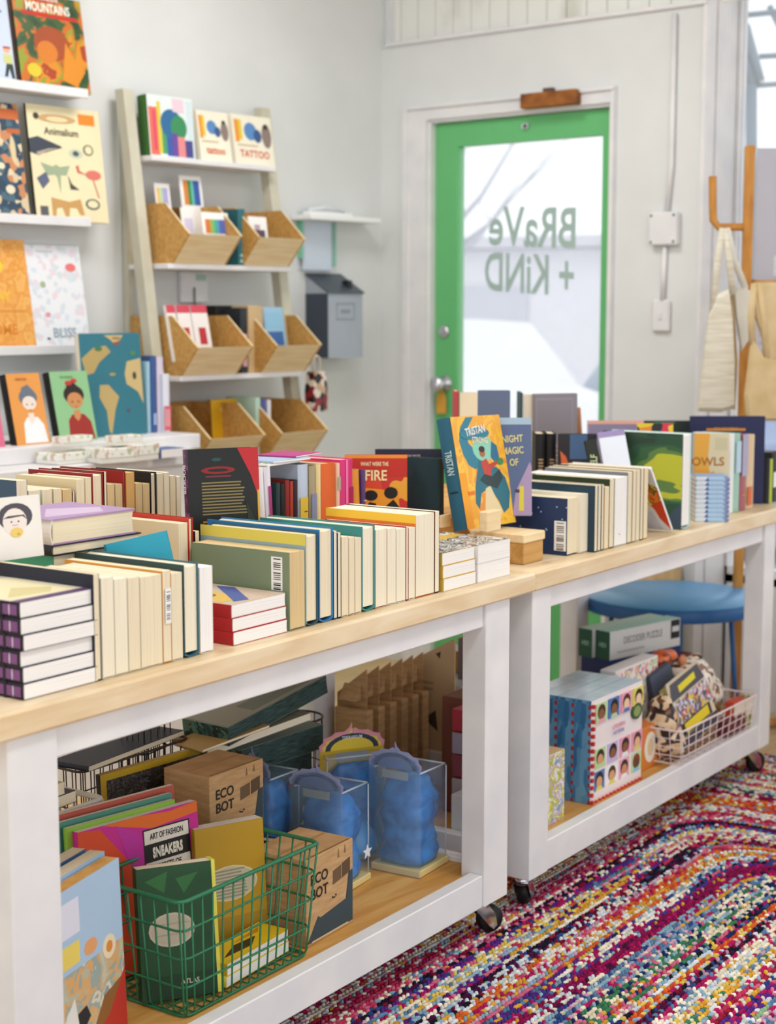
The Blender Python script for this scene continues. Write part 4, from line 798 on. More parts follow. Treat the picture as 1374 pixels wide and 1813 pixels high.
zt=pt(A_,540,820).z
for l,u,v,a,W,L,T,c,dz in (('white magazine with yellow dots lying across the colourful spines',2.74,2.245,3,.13,.13,.005,'#e9e6dc',.002),('pale blue edged picture book lying across the colourful spines',2.76,2.245,-3,.13,.12,.005,'#a9bcd8',.0075),('magenta edged thin book topmost on the colourful spines',2.85,2.25,8,.12,.10,.004,'#b0307a',.013)):
    flat(l,uvw(u,v,zt+dz),a,W,L,T,c,pages(WH),False,art=[('r',.02,.05,.95,.95,mg)] if 'white' in l else None)
re_=[('r',0,0,1,1,PAT('flame_print',['#e8941e','#e0701e','#d8401c','#c8281c','#e8a42a'],5,noise=True)),('r',0,.66,1,1,'#bf2a1c'),('r',0,.95,1,1,'#e8902a'),('p',[(0,0),(0,.45),(.3,.5),(.7,.46),(.85,.5),(.9,0)],'#e7951f'),
 ('t','WHAT WERE THE',.48,.86,.085,'#f1dfae',0,.62),('t','FIRE',.50,.68,.22,'#f3e0a8',0,.85),('d',.42,.38,.11,.085,'#17110f'),('d',.74,.42,.11,.095,'#17110f'),('p',[(.3,.0),(.33,.2),(.4,.28),(.5,.26),(.55,.0)],'#1c1512'),('p',[(.62,0),(.66,.22),(.78,.32),(.88,.2),(.95,0)],'#1c1512')]
ub('red and orange cover with two dark head silhouettes and the word FIRE',CF(3.93),610,721,806,ZR+.0005,.03,'#c8321c',lean=3,art=re_,spine='#c9301c')
nv=[('r',0,0,1,1,'#252a42'),('t','LENA MAYES',.55,.9,.05,'#c8b4b8',0,.8),('p',[(.38,.5),(.42,.78),(.6,.82),(.7,.7),(.66,.58),(.6,.66),(.45,.66),(.42,.5)],'#17161c'),('d',.52,.58,.12,.11,'#b06a50'),('p',[(.42,.42),(.52,.38),(.62,.44),(.66,.5),(.72,.42),(.8,.38),(.84,.2),(.3,.2),(.34,.36)],'#8a9a8c'),('p',[(.38,.3),(.76,.42),(.84,.36),(.82,.12),(.4,.12)],'#9c2450'),('p',[(.4,.34),(.7,.44),(.76,.42),(.5,.3)],'#e0c48c'),('p',[(.46,.62),(.56,.64),(.58,.6),(.48,.58)],'#e8d8c8')]
ub('dark indigo cover with a black haired reader holding a red book',CF(4.05),664,786,796,ZR+.0005,.03,'#252a42',lean=3,art=nv)
spines(TV(2.16),ZR+.001,[(778,787,812,'#1f3a44','dark teal spined thin book behind the yellow hardcover')],.1)
# ---------------------------------------------------------------- right table
F2=TV(1.90)
stars=[('r',0,0,1,1,'#23375f')]+[('d',random.random(),.35+.6*random.random(),.008,'#9fb4d8') for _ in range(22)]
r=row(F2,ZT,[(1004,1027,881,'#22345a',CR,False,'navy starry paperback with a barcode, first on the right table',{'depth':.25,'dv':.03}),(1028,1052,873,'#e8e2d2',IV,False,'thick ivory paperback beside the navy starry one',{'depth':.25,'dv':.02}),
 (1053,1058,860,'#1e3a4c',CR,False,'thin dark teal book on the right table',{'depth':.26}),(1059,1064,859,'#6a8a92',CR,False,'thin grey blue book on the right table',{'depth':.25}),(1065,1069,858,'#20304a',CR,False,'thin navy book on the right table',{'depth':.25}),
 (1070,1078,862,'#e0b45a',CR,False,'thin mustard book on the right table'),(1079,1087,848,'#2c3a22',CR,False,'dark green thin book beside the mustard one',{'depth':.23}),
 (1088,1110,845,'#dfe2cc',WH,False,'white book with small green marks, middle of the right table front row',{'depth':.27,'backm':'#b8c4b0'}),(1111,1119,836,'#7a7a80',CR,False,'grey thin book right of the white marked one',{'depth':.25}),
 (1120,1126,833,'#a8906a',CR,False,'brown grey thin book in the front row',{'depth':.25}),(1127,1133,832,'#e0d8c4',CR,False,'cream thin book in the front row of the right table'),(1134,1139,830,'#4a3c34',CR,False,'dark brown thin book in the front row',{'depth':.25}),(1140,1147,829,'#d9b45c',CR,False,'yellow thin book closing the thin stack',{'depth':.24})],.215,'books of the front row on the right table')
ob=r[0]; H=pt(TV(1.93),1015,881).z-ZT; draw(ob,fr(V((0,0,0)),V((0,0,1)),V((0,1,0)),V((-1,0,0))),.25,H,stars+[('bc',.86,.08,.99,.6,'')],('cover_art','x'))
ob=r[7]; draw(ob,ob.matrix_world.inverted()@fr(pt(TV(1.8995),1092,1000),TT,ZU,-TN),.03,.1,[('d',.4,.8,.12,.03,'#2c3c2c'),('d',.45,.45,.12,.05,'#3c4c3c')],('printed_marks','x'))
# leaning white and flame coloured cover
A=pt(F2,1190,926); A.z=ZT+.004; a=radians(38); up=ZU*cos(a)-TT*sin(a); n=TT*cos(a)+ZU*sin(a)
lean=book('book','white glossy cover with a red and yellow flame edge leaning left',fr(A+TN*.24,n,up,-TN),.008,.235,.24,'#e6e8ee',pages(WH),False,art=None)
draw(lean,fr(V((0,0,0)),V((0,0,1)),V((0,1,0)),V((-1,0,0))),.24,.235,[('r',0,0,1,1,'#dfe6f0'),('p',[(1,.02),(.93,.2),(.85,.38),(.62,.7),(.5,.95),(.7,.99),(.86,.8),(1,.7)],PAT('flame_edge',['#e8c22a','#d8481c','#e88a1e','#7a5a1a','#e8d83a'],30,noise=True,dist=1)),('p',[(1,.02),(.9,.2),(.86,.42),(1,.5)],'#d8441c'),('p',[(.2,.02),(.9,.02),(.84,.3),(.6,.35),(.3,.2)],'#cfd6ea')],('cover_art','x'))
GP=PAT('green_print',['#14281f','#1f3a2a','#244a34','#2f5a34','#5a7a3a','#b8b82a'],9,noise=True,dist=.6,sc=(1,1,.35))
r=row(F2,ZT,[(1208,1224,768,'#bcd8d2',WH,True,'large dark green hardcover with a pale edge',{'depth':.25,'backm':'#24402c'})],.25)
H=pt(F2,1216,768).z-ZT; draw(r[0],fr(V((0,0,0)),V((0,0,1)),V((0,1,0)),V((-1,0,0))),.25,H,[('r',0,.01,1,.985,GP),('b',.3,.38,.7,.62,6,'#3f6a5c'),('p',[(.8,0),(1,.0),(1,.25),(.9,.2)],'#3a4a5a')],('cover_art','x'))
ow=[('r',0,0,1,1,'#d5c9a8'),('p',[(0,1),(.45,1),(.4,.7),(.5,.4),(.0,.35)],'#e2a43c'),('t','OWLS',.4,.66,.14,'#a8681c'),('p',[(.0,.45),(.6,.55),(.4,.3),(0,.2)],'#dc8f2c'),('r',.6,.8,.95,.95,'#c8bf9c')]
ub('beige cover with orange lettering behind the stack of thin blue books',CF(4.78),1229,1291,768,ZT,.02,'#d8cfb4',lean=2,art=ow,spine='#8fa4a0')
BL=['#8fb4d8','#a9b8d0','#c2cfe0','#7f9ac8','#b8cce4','#6f94c8','#9fb0cc','#5f84c0','#4f7cc0','#86a4cc']
A=pt(CF(4.66),1231,926); L_=[10]
for k in range(10):
    o=V((A.x,A.y,ZT+.0133*k)); a=YAW-pi/2; x=RT; y=FH; k2=k
    e=book('book','thin blue booklet in the stack before the beige cover, %s'%('lowest','second from below','third from below','fourth from below','fifth from below','fifth from the top','fourth from the top','third from the top','second from the top','topmost')[k],fr(o+RT*random.uniform(-.001,.001)+FH*.0,ZU,-FH,RT),.0128,.1,.098,BL[k%10],pages(WH),False,group='thin blue booklets in a stack',spine=PAT('booklet_spines',['#5f84c0','#a8c8e8','#d8e0ec','#7f8cb8','#4f6ca8'],46,sc=(.5,.5,1)))
    e.matrix_world=fr(o,ZU,FH,-RT)@Matrix.Identity(4); e.matrix_world=fr(o+RT*.098,ZU,FH,-RT)
spines(TV(1.93),ZT+.001,[(1296,1301,768,'#eceff2','white spined thin book right of the beige cover'),(1302,1313,768,'#9cc4b4','pale green spined book',{'spineart':[('r',.1,.5,.9,.9,'#b8d4e4')]}),(1314,1324,769,'#a8606a','red and lilac spined book',{'spineart':[('r',.0,.45,1,1,'#a8a4c0'),('d',.5,.2,.4,.04,'#e8862a')]}),(1325,1338,770,'#dcc09a','tan spined book before the tall navy one',{'spineart':[('r',.0,.05,.6,.3,'#d8641e')]}),
 (1360,1364,812,'#22242a','thin black spined book at the right picture edge'),(1365,1368,813,'#c8d83a','thin lime spined book at the right picture edge'),(1369,1380,800,'#2a2e34','black book with a white band at the right picture edge',{'spineart':[('r',0,.3,1,.6,'#e8eef4')]})],.13,'upright books at the right end of the right table')
ub('tall navy cover with an orange title line at the right end',CF(5.10),1221,1354,737,ZT,.016,'#1f2450',lean=1,art=[('r',0,0,1,1,'#1e2350'),('r',.22,.835,.74,.862,'#d88a30'),('t','STAR SHIP LEGEND',.48,.85,.05,'#e0a04a',0,.62)],spine='#1f2450')
# back rows on the right table
ub('blue leaning cover with yellow block lettering right of the yellow hardcover',CF(4.02),886,943,742,ZR+.0005,.016,'#56688c',lean=12,art=[('r',0,0,1,1,'#55668c'),('r',.0,.93,1,1,'#9fb8cc'),('t','NIGHT',.4,.78,.1,'#d8cf8c',4,.7),('t','MAGIC',.42,.66,.1,'#d8cf8c',4,.7),('t','OF',.45,.54,.1,'#d8cf8c',4,.7),('p',[(.4,0),(.5,.25),(.95,.55),(1,.5),(1,0)],'#a890b4'),('p',[(.6,.05),(.62,.3),(.75,.3),(.75,.05)],'#d8c83a'),('d',.55,.25,.08,.06,'#4a3450')],spine='#8fa8c0')
spines(CF(4.66),ZR+.001,[(948,966,768,'#1b1c20','black spined book, left one with small beige letters',{'spineart':[('b',.3,.25,.8,.55,5,'#b8a080')]}),(968,985,768,'#17181c','black spined book, right one with small beige letters',{'spineart':[('b',.3,.25,.8,.55,5,'#b8a080')]})],.12,'black spined books in the back row of the right table')
ub('dark cover with an orange haired figure beside the black spines',CF(4.62),988,1056,769,ZR+.0005,.03,'#26232a',lean=0,art=[('r',0,0,1,1,'#2a262c'),('r',.3,.55,.75,1,'#46648c'),('d',.6,.3,.3,.24,'#e27a3c'),('d',.6,.24,.16,.16,'#d8603a'),('p',[(.05,.7),(.2,.6),(.4,.2),(.25,.1),(.1,.4)],'#d8683a'),('d',.85,.75,.05,.03,'#e8ecf4'),('d',.88,.55,.04,.03,'#e8ecf4')])
A=pt(CF(4.75),806,760)
spines(CF(4.62),ZR+.001,[(804,813,693,'#b8444c','red spined tall book behind the yellow hardcover')],.14)
ub('block of tan pages between the red spine and the blue cover',CF(4.62),814,845,695,ZR+.0005,.02,'#d4c096',lean=0,art=[('r',0,0,1,1,pages('#e9dcc0'))],pg=pages(CR))
ub('grey blue tall cover behind the yellow hardcover',CF(4.62),846,903,692,ZR+.0005,.04,'#5f6c8a',lean=0,art=[('r',0,0,1,1,'#606e8c')])
spines(CF(4.9),ZR+.001,[(921,926,696,'#3a5456','dark green spined thin tall book beside the grey framed cover')],.14)
ub('cream page block of the tall book left of the grey framed cover',CF(4.9),927,943,699,ZR+.0005,.03,'#e4d8b8',lean=0,art=[('r',0,0,1,1,pages(IV))])
ub('tall grey cover with an embossed frame, highest on the right table',CF(4.88),945,1024,698,ZR+.0005,.03,'#8c8790',lean=0,roll=1,art=[('r',.08,.42,.9,.95,'#9a959e'),('r',.1,.44,.88,.93,'#8c8790'),('b',.3,.2,.8,.42,4,'#b8aeb0')])
ub('tan leaning book edge right of the grey framed cover',CF(4.92),1027,1036,722,ZR+.0005,.02,'#c88a5c',lean=0,roll=4)
ub('lavender picture book wide behind the green covers',CF(4.86),1040,1140,745,ZR+.0005,.012,'#8f88a8',lean=4,art=[('r',0,.94,1,1,'#e8b0a0')],spine='#b8a8c8')
ub('picture book with a red, yellow and black top corner',CF(4.74),1128,1192,750,ZR+.0005,.01,'#c83a4a',lean=4,art=[('r',0,0,1,1,PAT('comic_print',['#d82a4a','#e8c82a','#1a1a1e','#d82a4a','#e88a2a'],26))],spine='#e8dcc8')
ub('dark green wide book behind the flame coloured one',CF(5.18),1130,1222,745,ZR+.0005,.014,'#22302c',lean=2,art=[('r',.3,.94,.7,.98,'#3f7a5a')])
ub('white glossy picture book top peeking over the thin stack',CF(4.5),1082,1130,768,ZR-.03,.006,'#e3e8f2',lean=20,roll=8,art=[('r',0,.92,1,1,'#9a8ab8')])
ub('black leaning book with green lettering behind the thin stack',CF(4.42),1060,1082,780,ZR-.03,.01,'#1c221a',lean=8,roll=12,art=[('t','ELF',.5,.7,.14,'#c8d0a0',78,.8)])
# flat pale stack supporting the second row on the right table
WORLD=1.3; LAMP=20; EXPO=0.14
# ---------------------------------------------------------------- things on the lower shelf of the left table
ZS=.1655
def wires(label,c,rz,hw,hd,z0,z1,mat,fl=.02,nx=9,ny=6,nh=3,rw=.0028,rim=.004,name='wire_basket',tilt=0):
    e=empty(name,fr(c,TT*cos(rz)+TN*sin(rz),TN*cos(rz)-TT*sin(rz),ZU),label,'basket'); h=z1-z0
    def P(s,t,k): f=1+fl*k; return V((s*hw*f,t*hd*f,z0+h*k+tilt*k*t*hd))
    def ring(k,r): 
        pts=[]
        for s,t in ((-1,-1),(1,-1),(1,1),(-1,1)):
            for a in range(4):
                q=(a/3); 
                c0=P(s,t,k); rr=.018
                ang={(-1,-1):pi,(1,-1):1.5*pi,(1,1):0,(-1,1):.5*pi}[(s,t)]+q*pi/2
                pts.append(V((c0.x-s*rr+rr*cos(ang),c0.y-t*rr+rr*sin(ang),c0.z)))
        return pts
    m=MB(); m.tube(ring(1,0),rim,mat,8,closed=True); m.build('rim',e)
    m=MB()
    for k in range(nh): m.tube(ring(k/nh,0),rw*.9,mat,6,closed=True)
    for i in range(nx+1):
        s=-1+2*i/nx; s=max(-.97,min(.97,s)); a=[P(s,-1,1),P(s,-1,.04),P(s,-.96,0),P(s,.96,0),P(s,1,.04),P(s,1,1)]; m.tube(a,rw*.8,mat,5)
    for i in range(ny+1):
        t=-1+2*i/ny; t=max(-.97,min(.97,t)); a=[P(-1,t,1),P(-1,t,.04),P(-.96,t,0),P(.96,t,0),P(1,t,.04),P(1,t,1)]; m.tube(a,rw*.8,mat,5)
    m.build('wire_grid',e); return e
GW=C('#2f7a55',.35,.2,noise=0)
wires('green wire basket of books in the front of the lower shelf',uvw(2.312,2.055,ZS),0,.185,.105,.004,.235,GW,.13,14,7,4,.0026,.0045)
WW=C('#d9d8d2',.4,noise=0); wires('white coated wire basket behind the left table leg',uvw(2.10,2.36,ZS),.0,.135,.075,.003,.335,WW,.12,8,4,3,.0035,.0065)
BW=C('#4a3c34',.5,.4,noise=0); wires('thin brown wire basket at the back of the left table shelf',uvw(2.50,2.475,ZS),.0,.16,.05,.003,.345,BW,.06,12,4,4,.0018,.003)
wires('tall black wire basket leaning behind the brown one',uvw(2.60,2.49,ZS+.0),.15,.05,.03,.003,.41,C('#2a2a2c',.5,.4,noise=0),.05,4,4,5,.0018,.003,tilt=.1)
e=empty('wire_bin',uvw(3.1,2.45,ZS),'round black wire bin behind the blue toy packs','basket'); m=MB(); m2=MB()
for k in range(6): 
    r=.055+.002*k; m2.tube([(r*cos(t*pi/10),r*sin(t*pi/10),.003+.045*k*1.32) for t in range(20)],.0016 if k<5 else .003,BW,6,closed=True)
for t in range(12): a=t*pi/6; m2.tube([(.055*cos(a),.055*sin(a),.003),(.065*cos(a),.065*sin(a),.30)],.0015,BW,5)
m2.build('wire_grid',e)
# contents of the white basket
row(TV(2.31),ZS+.006,[(104,118,1480,'#1a2236','#d9bf8e',False,'navy paperback first in the white wire basket'),(120,133,1490,'#b08a3a','#d9bf8e',False,'ochre paperback second in the white wire basket'),(135,148,1478,'#191a1e','#d9bf8e',False,'black paperback third in the white wire basket'),(150,166,1486,'#c8bda0','#d9bf8e',False,'cream paperback fourth in the white wire basket'),(168,183,1470,'#1d2840','#d9bf8e',False,'dark blue paperback fifth in the white wire basket')],.10,'paperbacks in the white wire basket')
for l,z,c,x in (('olive book lying on top of the white basket behind the leg',.552,'#7a6a32',0),('cream book lying just under the olive one',.5275,'#e2dcae',.02),('navy book lying under the cream one on the white basket',.503,'#182038',.05)):
    flat(l,uvw(1.98+x,2.29,z),4,.17,.12,.024,c,pages(CR),False)
# big magazines left of the green basket
def mag(label,a,b,z0,z1,T,cov,art,ln=4,**k):
    A=uvw(*a);B=uvw(*b); r=(B-A).normalized(); n,r2,u=lean_basis(r,radians(ln)); O=V((A.x,A.y,z0)); return book(k.pop('name','book'),label,fr(O-n*T,n,r2,u),T,(B-A).length,(z1-z0),cov,art=art,hard=False,**k)
fp=[('r',0,0,1,1,'#a9c4dc'),('r',.0,.0,1,.55,PAT('flower_photo',['#c8c2a8','#b8b8a0','#d8a86a','#9aa8a0','#d8d0b8','#8a9a9a'],16,noise=True,dist=1)),('r',.1,.74,.42,.93,'#dcdcea'),('r',.12,.58,.4,.7,'#e6cf62'),('d',.55,.62,.09,.06,'#e0a068'),('d',.8,.55,.09,.09,'#e8d8b8'),('d',.8,.55,.045,.045,'#d88a3a'),
 ('p',[(.3,.0),(.5,.1),(.9,.3),(1,.38),(1,0)],'#b52c22'),('p',[(.45,.08),(.7,.3),(.95,.34),(.75,.18)],'#8a5a28'),('p',[(.2,.1),(.5,.25),(.45,.32),(.3,.3)],'#1c1f26'),('p',[(.1,.05),(.35,.2),(.3,.4),(.15,.3)],'#e2e0d8'),('d',.28,.14,.06,.05,'#e0a060'),('r',.04,.0,.06,1,'#e4cf8c')]
mag('pale blue flower magazine front of the stack between the table leg and the green basket',(1.795,1.945),(2.03,2.005),ZS,.495,.03,'#a9c4dc',fp,ln=2,pg=STR('orange_edges','#c98a3a','#e2b46a',(1,1,1),20,.8),spine='#d8c890')
mag('second pale blue magazine right behind the flower one',(1.795,1.98),(2.03,2.04),ZS,.50,.03,'#9fbcd8',None,ln=2,pg=pages(CR))
mag('third magazine with a dark blue edge behind the flower ones',(1.79,2.02),(2.02,2.077),ZS,.50,.03,'#4a6a9a',None,ln=2,pg=pages(CR))
# contents of the green basket
gart=[('r',0,0,1,1,'#1f4a2a'),('r',0,0,1,.18,'#173a20'),('p',[(.1,.9),(.4,.96),(.35,.8)],'#2f6a38'),('p',[(.5,.9),(.8,.93),(.6,.78)],'#2f6a38'),('d',.42,.52,.30,.215,'#c3b8a2'),('d',.42,.52,.27,.19,'#b8ad98'),('r',.2,.56,.64,.57,'#a39886'),('r',.2,.48,.64,.49,'#a39886'),('t','ATLAS',.62,.12,.05,'#cfc8b4')]
A_=TV(1.985); 
mag('green guidebook with a beige disc and a yellow spine in the green basket',(2.118,2.05),(2.245,1.968),ZS+.008,.427,.035,'#1f4a2a',gart,ln=9,pg=pages(IV))
ob=bpy.data.objects[-1]
gb=[x for x in bpy.data.objects if x.get('label','').startswith('green guidebook')][0]
m=MB(); m.box((-.0005,.1475,0),(.036,.1545,.255),C('#e3dc5a')); m.build('yellow_edge',gb)
draw(gb,fr(V((0,.1546,0)),V((-1,0,0)),V((0,0,1)),V((0,1,0)))@Matrix.Translation((-.035,0,0)),.034,.28,[('t','MAZE',.5,.25,.08,'#3a5a2a',-90,.6),('d',.5,.42,.2,.02,'#8a9a3a')],('edge_marks','edge_title'))
sn=[('r',0,0,1,1,'#c8208a'),('p',[(0,0),(0,1),(.18,.98),(.5,.6),(.6,.3),(.4,0)],'#d8481c'),('p',[(.2,1),(.5,1),(.75,.98),(1,1),(1,.93),(.6,.9)],'#e06a1e'),('p',[(.3,.98),(.48,.9),(.7,.55),(.72,.3),(.5,.45)],'#c02a9a'),('r',.52,.50,.92,.90,'#17120f'),('r',.53,.80,.91,.89,'#e6ded0'),('t','ART OF FASHION',.72,.845,.055,'#17120f',0,.62),('t','SNEAKERS',.72,.74,.085,'#f0ead8',0,.62),('t','SNEAKERS',.72,.73,.085,'#f0ead8',0,.62),('r',.53,.60,.91,.68,'#e6ded0'),('t','SECRETS OF',.72,.64,.055,'#17120f',0,.7),('t','TO A MARKET',.72,.545,.045,'#e0d8c4',0,.7)]
mag('magenta and orange sneaker book standing at the back of the green basket',(2.10,2.175),(2.385,2.125),ZS+.012,.485,.022,'#c8208a',sn,ln=5,pg=pages(WH))
mag('white topped green book just behind the sneaker book',(2.09,2.195),(2.35,2.152),ZS+.012,.492,.012,'#8ab83a',None,ln=5,pg=pages(WH))
mag('pale teal book behind the sneaker book, second of the leaning ones',(2.08,2.215),(2.36,2.168),ZS+.012,.50,.012,'#4a8a7a',None,ln=5,pg=pages(WH))
mag('brick red book, rearmost of the leaning ones behind the sneaker book',(2.07,2.236),(2.385,2.185),ZS+.012,.508,.014,'#b8503e',None,ln=5,pg=pages(WH))
mu=[('r',0,0,1,1,'#b8901e'),('r',0,0,1,.25,'#a8801a'),('d',.48,.52,.40,.235,'#d6c89a'),('d',.48,.52,.37,.215,'#bdb59c'),('b',.22,.4,.74,.64,9,'#8f8a76')]
mag('mustard yellow guidebook with a beige disc in the green basket',(2.355,2.115),(2.50,2.055),ZS+.01,.432,.034,'#b8901e',mu,ln=5,pg=pages(WH))
spines(PP((2.505,2.06),(2.56,2.075)),ZS+.008,[(517,527,1490,'#27386a','navy and red spined book right of the mustard guidebook',{'spineart':[('r',.1,.35,.9,.6,'#b83a6a'),('r',.1,.05,.9,.3,'#b8242a')],'depth':.1}),(528,533,1500,'#b8cfdc','thin pale blue spined book beside the navy and red one',{'depth':.1}),(534,548,1505,'#17231f','black green spined book at the right side of the green basket',{'depth':.1})],.1)
flat('thick yellow book lying at the bottom of the green basket',uvw(2.27,1.972,ZS+.0285),4,.21,.075,.024,'#e6c21e',pages(WH),art=[('r',0,0,1,1,'#e8c41e'),('p',[(.1,.3),(.5,.2),(.7,.5),(.4,.6)],'#3a2e14'),('p',[(.4,.7),(.8,.6),(.9,.8)],'#c88a1a')],spine='#c8a81a')
flat('white book lying under the yellow one in the green basket',uvw(2.265,1.97,ZS+.007),4,.215,.075,.021,'#e6d84a',pages(WH))
# cardboard robot kit boxes
KR='#33454f'
def kit(label,O,W,D,H,rz=0,top=True):
    x=TT*cos(rz)+TN*sin(rz);y=TN*cos(rz)-TT*sin(rz); e=empty('cardboard_box',fr(O,x,y,ZU),label,'box')
    m=MB(); m.box((0,0,0),(W,D,H),CARD,bev=.001); m.build('box_body',e); m=MB(); m.box((W*.02,D*.47,H),(W*.98,D*.53,H+.0006),C('#b08652')); m.box((W*.05,.002,H),(W*.95,D*.05,H+.0006),C('#8f6a3c')); m.build('closure_flaps',e)
    f=fr(V((0,0,0)),V((1,0,0)),V((0,0,1)),V((0,-1,0)))
    draw(e,f,W,H,[('t','ECO',.27,.74,.17,'#1d1a18',0,1.0),('t','BOT',.27,.57,.17,'#1d1a18',0,1.0),('p',[(.56,.57),(.74,.60),(.74,.76),(.56,.73)],'#6a5238'),('p',[(.76,.60),(.93,.63),(.93,.80),(.76,.77)],'#5d4730'),('p',[(.66,.86),(.68,.96),(.70,.86)],'#8a6a44'),('p',[(.8,.88),(.82,.97),(.84,.88)],'#8a6a44'),('d',.55,.43,.012,.012,'#2a221c'),('d',.62,.44,.012,.012,'#2a221c'),('d',.585,.42,.02,.008,'#2a221c'),
     ('p',[(.02,.04),(.24,.30),(.30,.27),(.84,.33),(.90,.62),(.98,.64),(.98,.04)],KR),('b',.1,.02,.95,.06,1,'#d8c8a4')])
    return e
kit('closed cardboard robot kit box standing at the front right of the green basket',uvw(2.522,1.972,ZS),.175,.14,.188,.05)
kit('upper of two stacked cardboard robot kit boxes behind the green basket',uvw(2.485,2.20,ZS+.1605),.178,.13,.175,.0)
kit('lower of two stacked cardboard robot kit boxes, hidden behind the basket',uvw(2.485,2.20,ZS),.178,.13,.16,.0)
# dark magazine with yellow spine, comics
mag('wide black patterned magazine with a yellow top edge behind the sneaker book',(2.365,2.385),(2.675,2.36),ZS,.50,.016,'#1f1f22',[('r',0,0,1,1,PAT('dark_photo_print',['#16161a','#2c2e36','#5a5448','#101014','#6a6a70','#2a2a20'],60,noise=True,dist=2)),('r',0,.955,1,1,'#c9a61e'),('r',0,0,.05,1,'#c9a61e')],ln=3,pg=pages(TN_))
flat('navy cloth book lying across the wire baskets behind the black magazine',uvw(2.34,2.41,.512),6,.34,.10,.012,'#1a2034',pages(CR),False)
TL=PAT('forest_print',['#1f3a38','#2f5a56','#16231f','#4a7a6a','#5a6a4a','#22303a'],22,noise=True,dist=1.5)
def fl(label,u,v,z,ang,W,L,T,c,**k): return flat(label,uvw(u,v,z),ang,W,L,T,c,pages(k.pop('pg',IV)),False,**k)
TE=STR('dark_comic_edges','#141c1e','#4a6a66',(300,8,3),3,.7,3,lo=.35,hi=.7)
for k,(l,c,a) in enumerate((('dark teal comic, lowest of the pile on the back of the left shelf',TL,0),('cream comic second in the back pile','#d8cfae',5),('red edged comic third in the back pile','#8c2a24',-4),('teal comic fourth in the back pile',TL,3),('grey green comic fifth in the back pile','#7a8578',-2))):
    flat(l,uvw(2.71+.012*k,2.345,ZS+.062*k),a,.30,.17,.0605,c,TE,False,spine=TL)
fl('large grey comic tilted at the top of the back pile',2.66,2.36,ZS+.3115,-14,.30,.14,.018,'#8d9184',tilt=7)
flat('dark forest patterned comic right at the top of the back pile',uvw(2.70,2.33,ZS+.333),-2,.36,.14,.045,'#8d9488',TE,False,tilt=9,spine=TL,art=[('r',.02,.02,.98,.98,'#a3a598'),('r',.3,.1,.9,.5,'#7c8a80')])
fl('open tan paper topmost of the back pile',2.62,2.34,ZS+.335,-10,.20,.11,.006,'#c8a468',tilt=6)
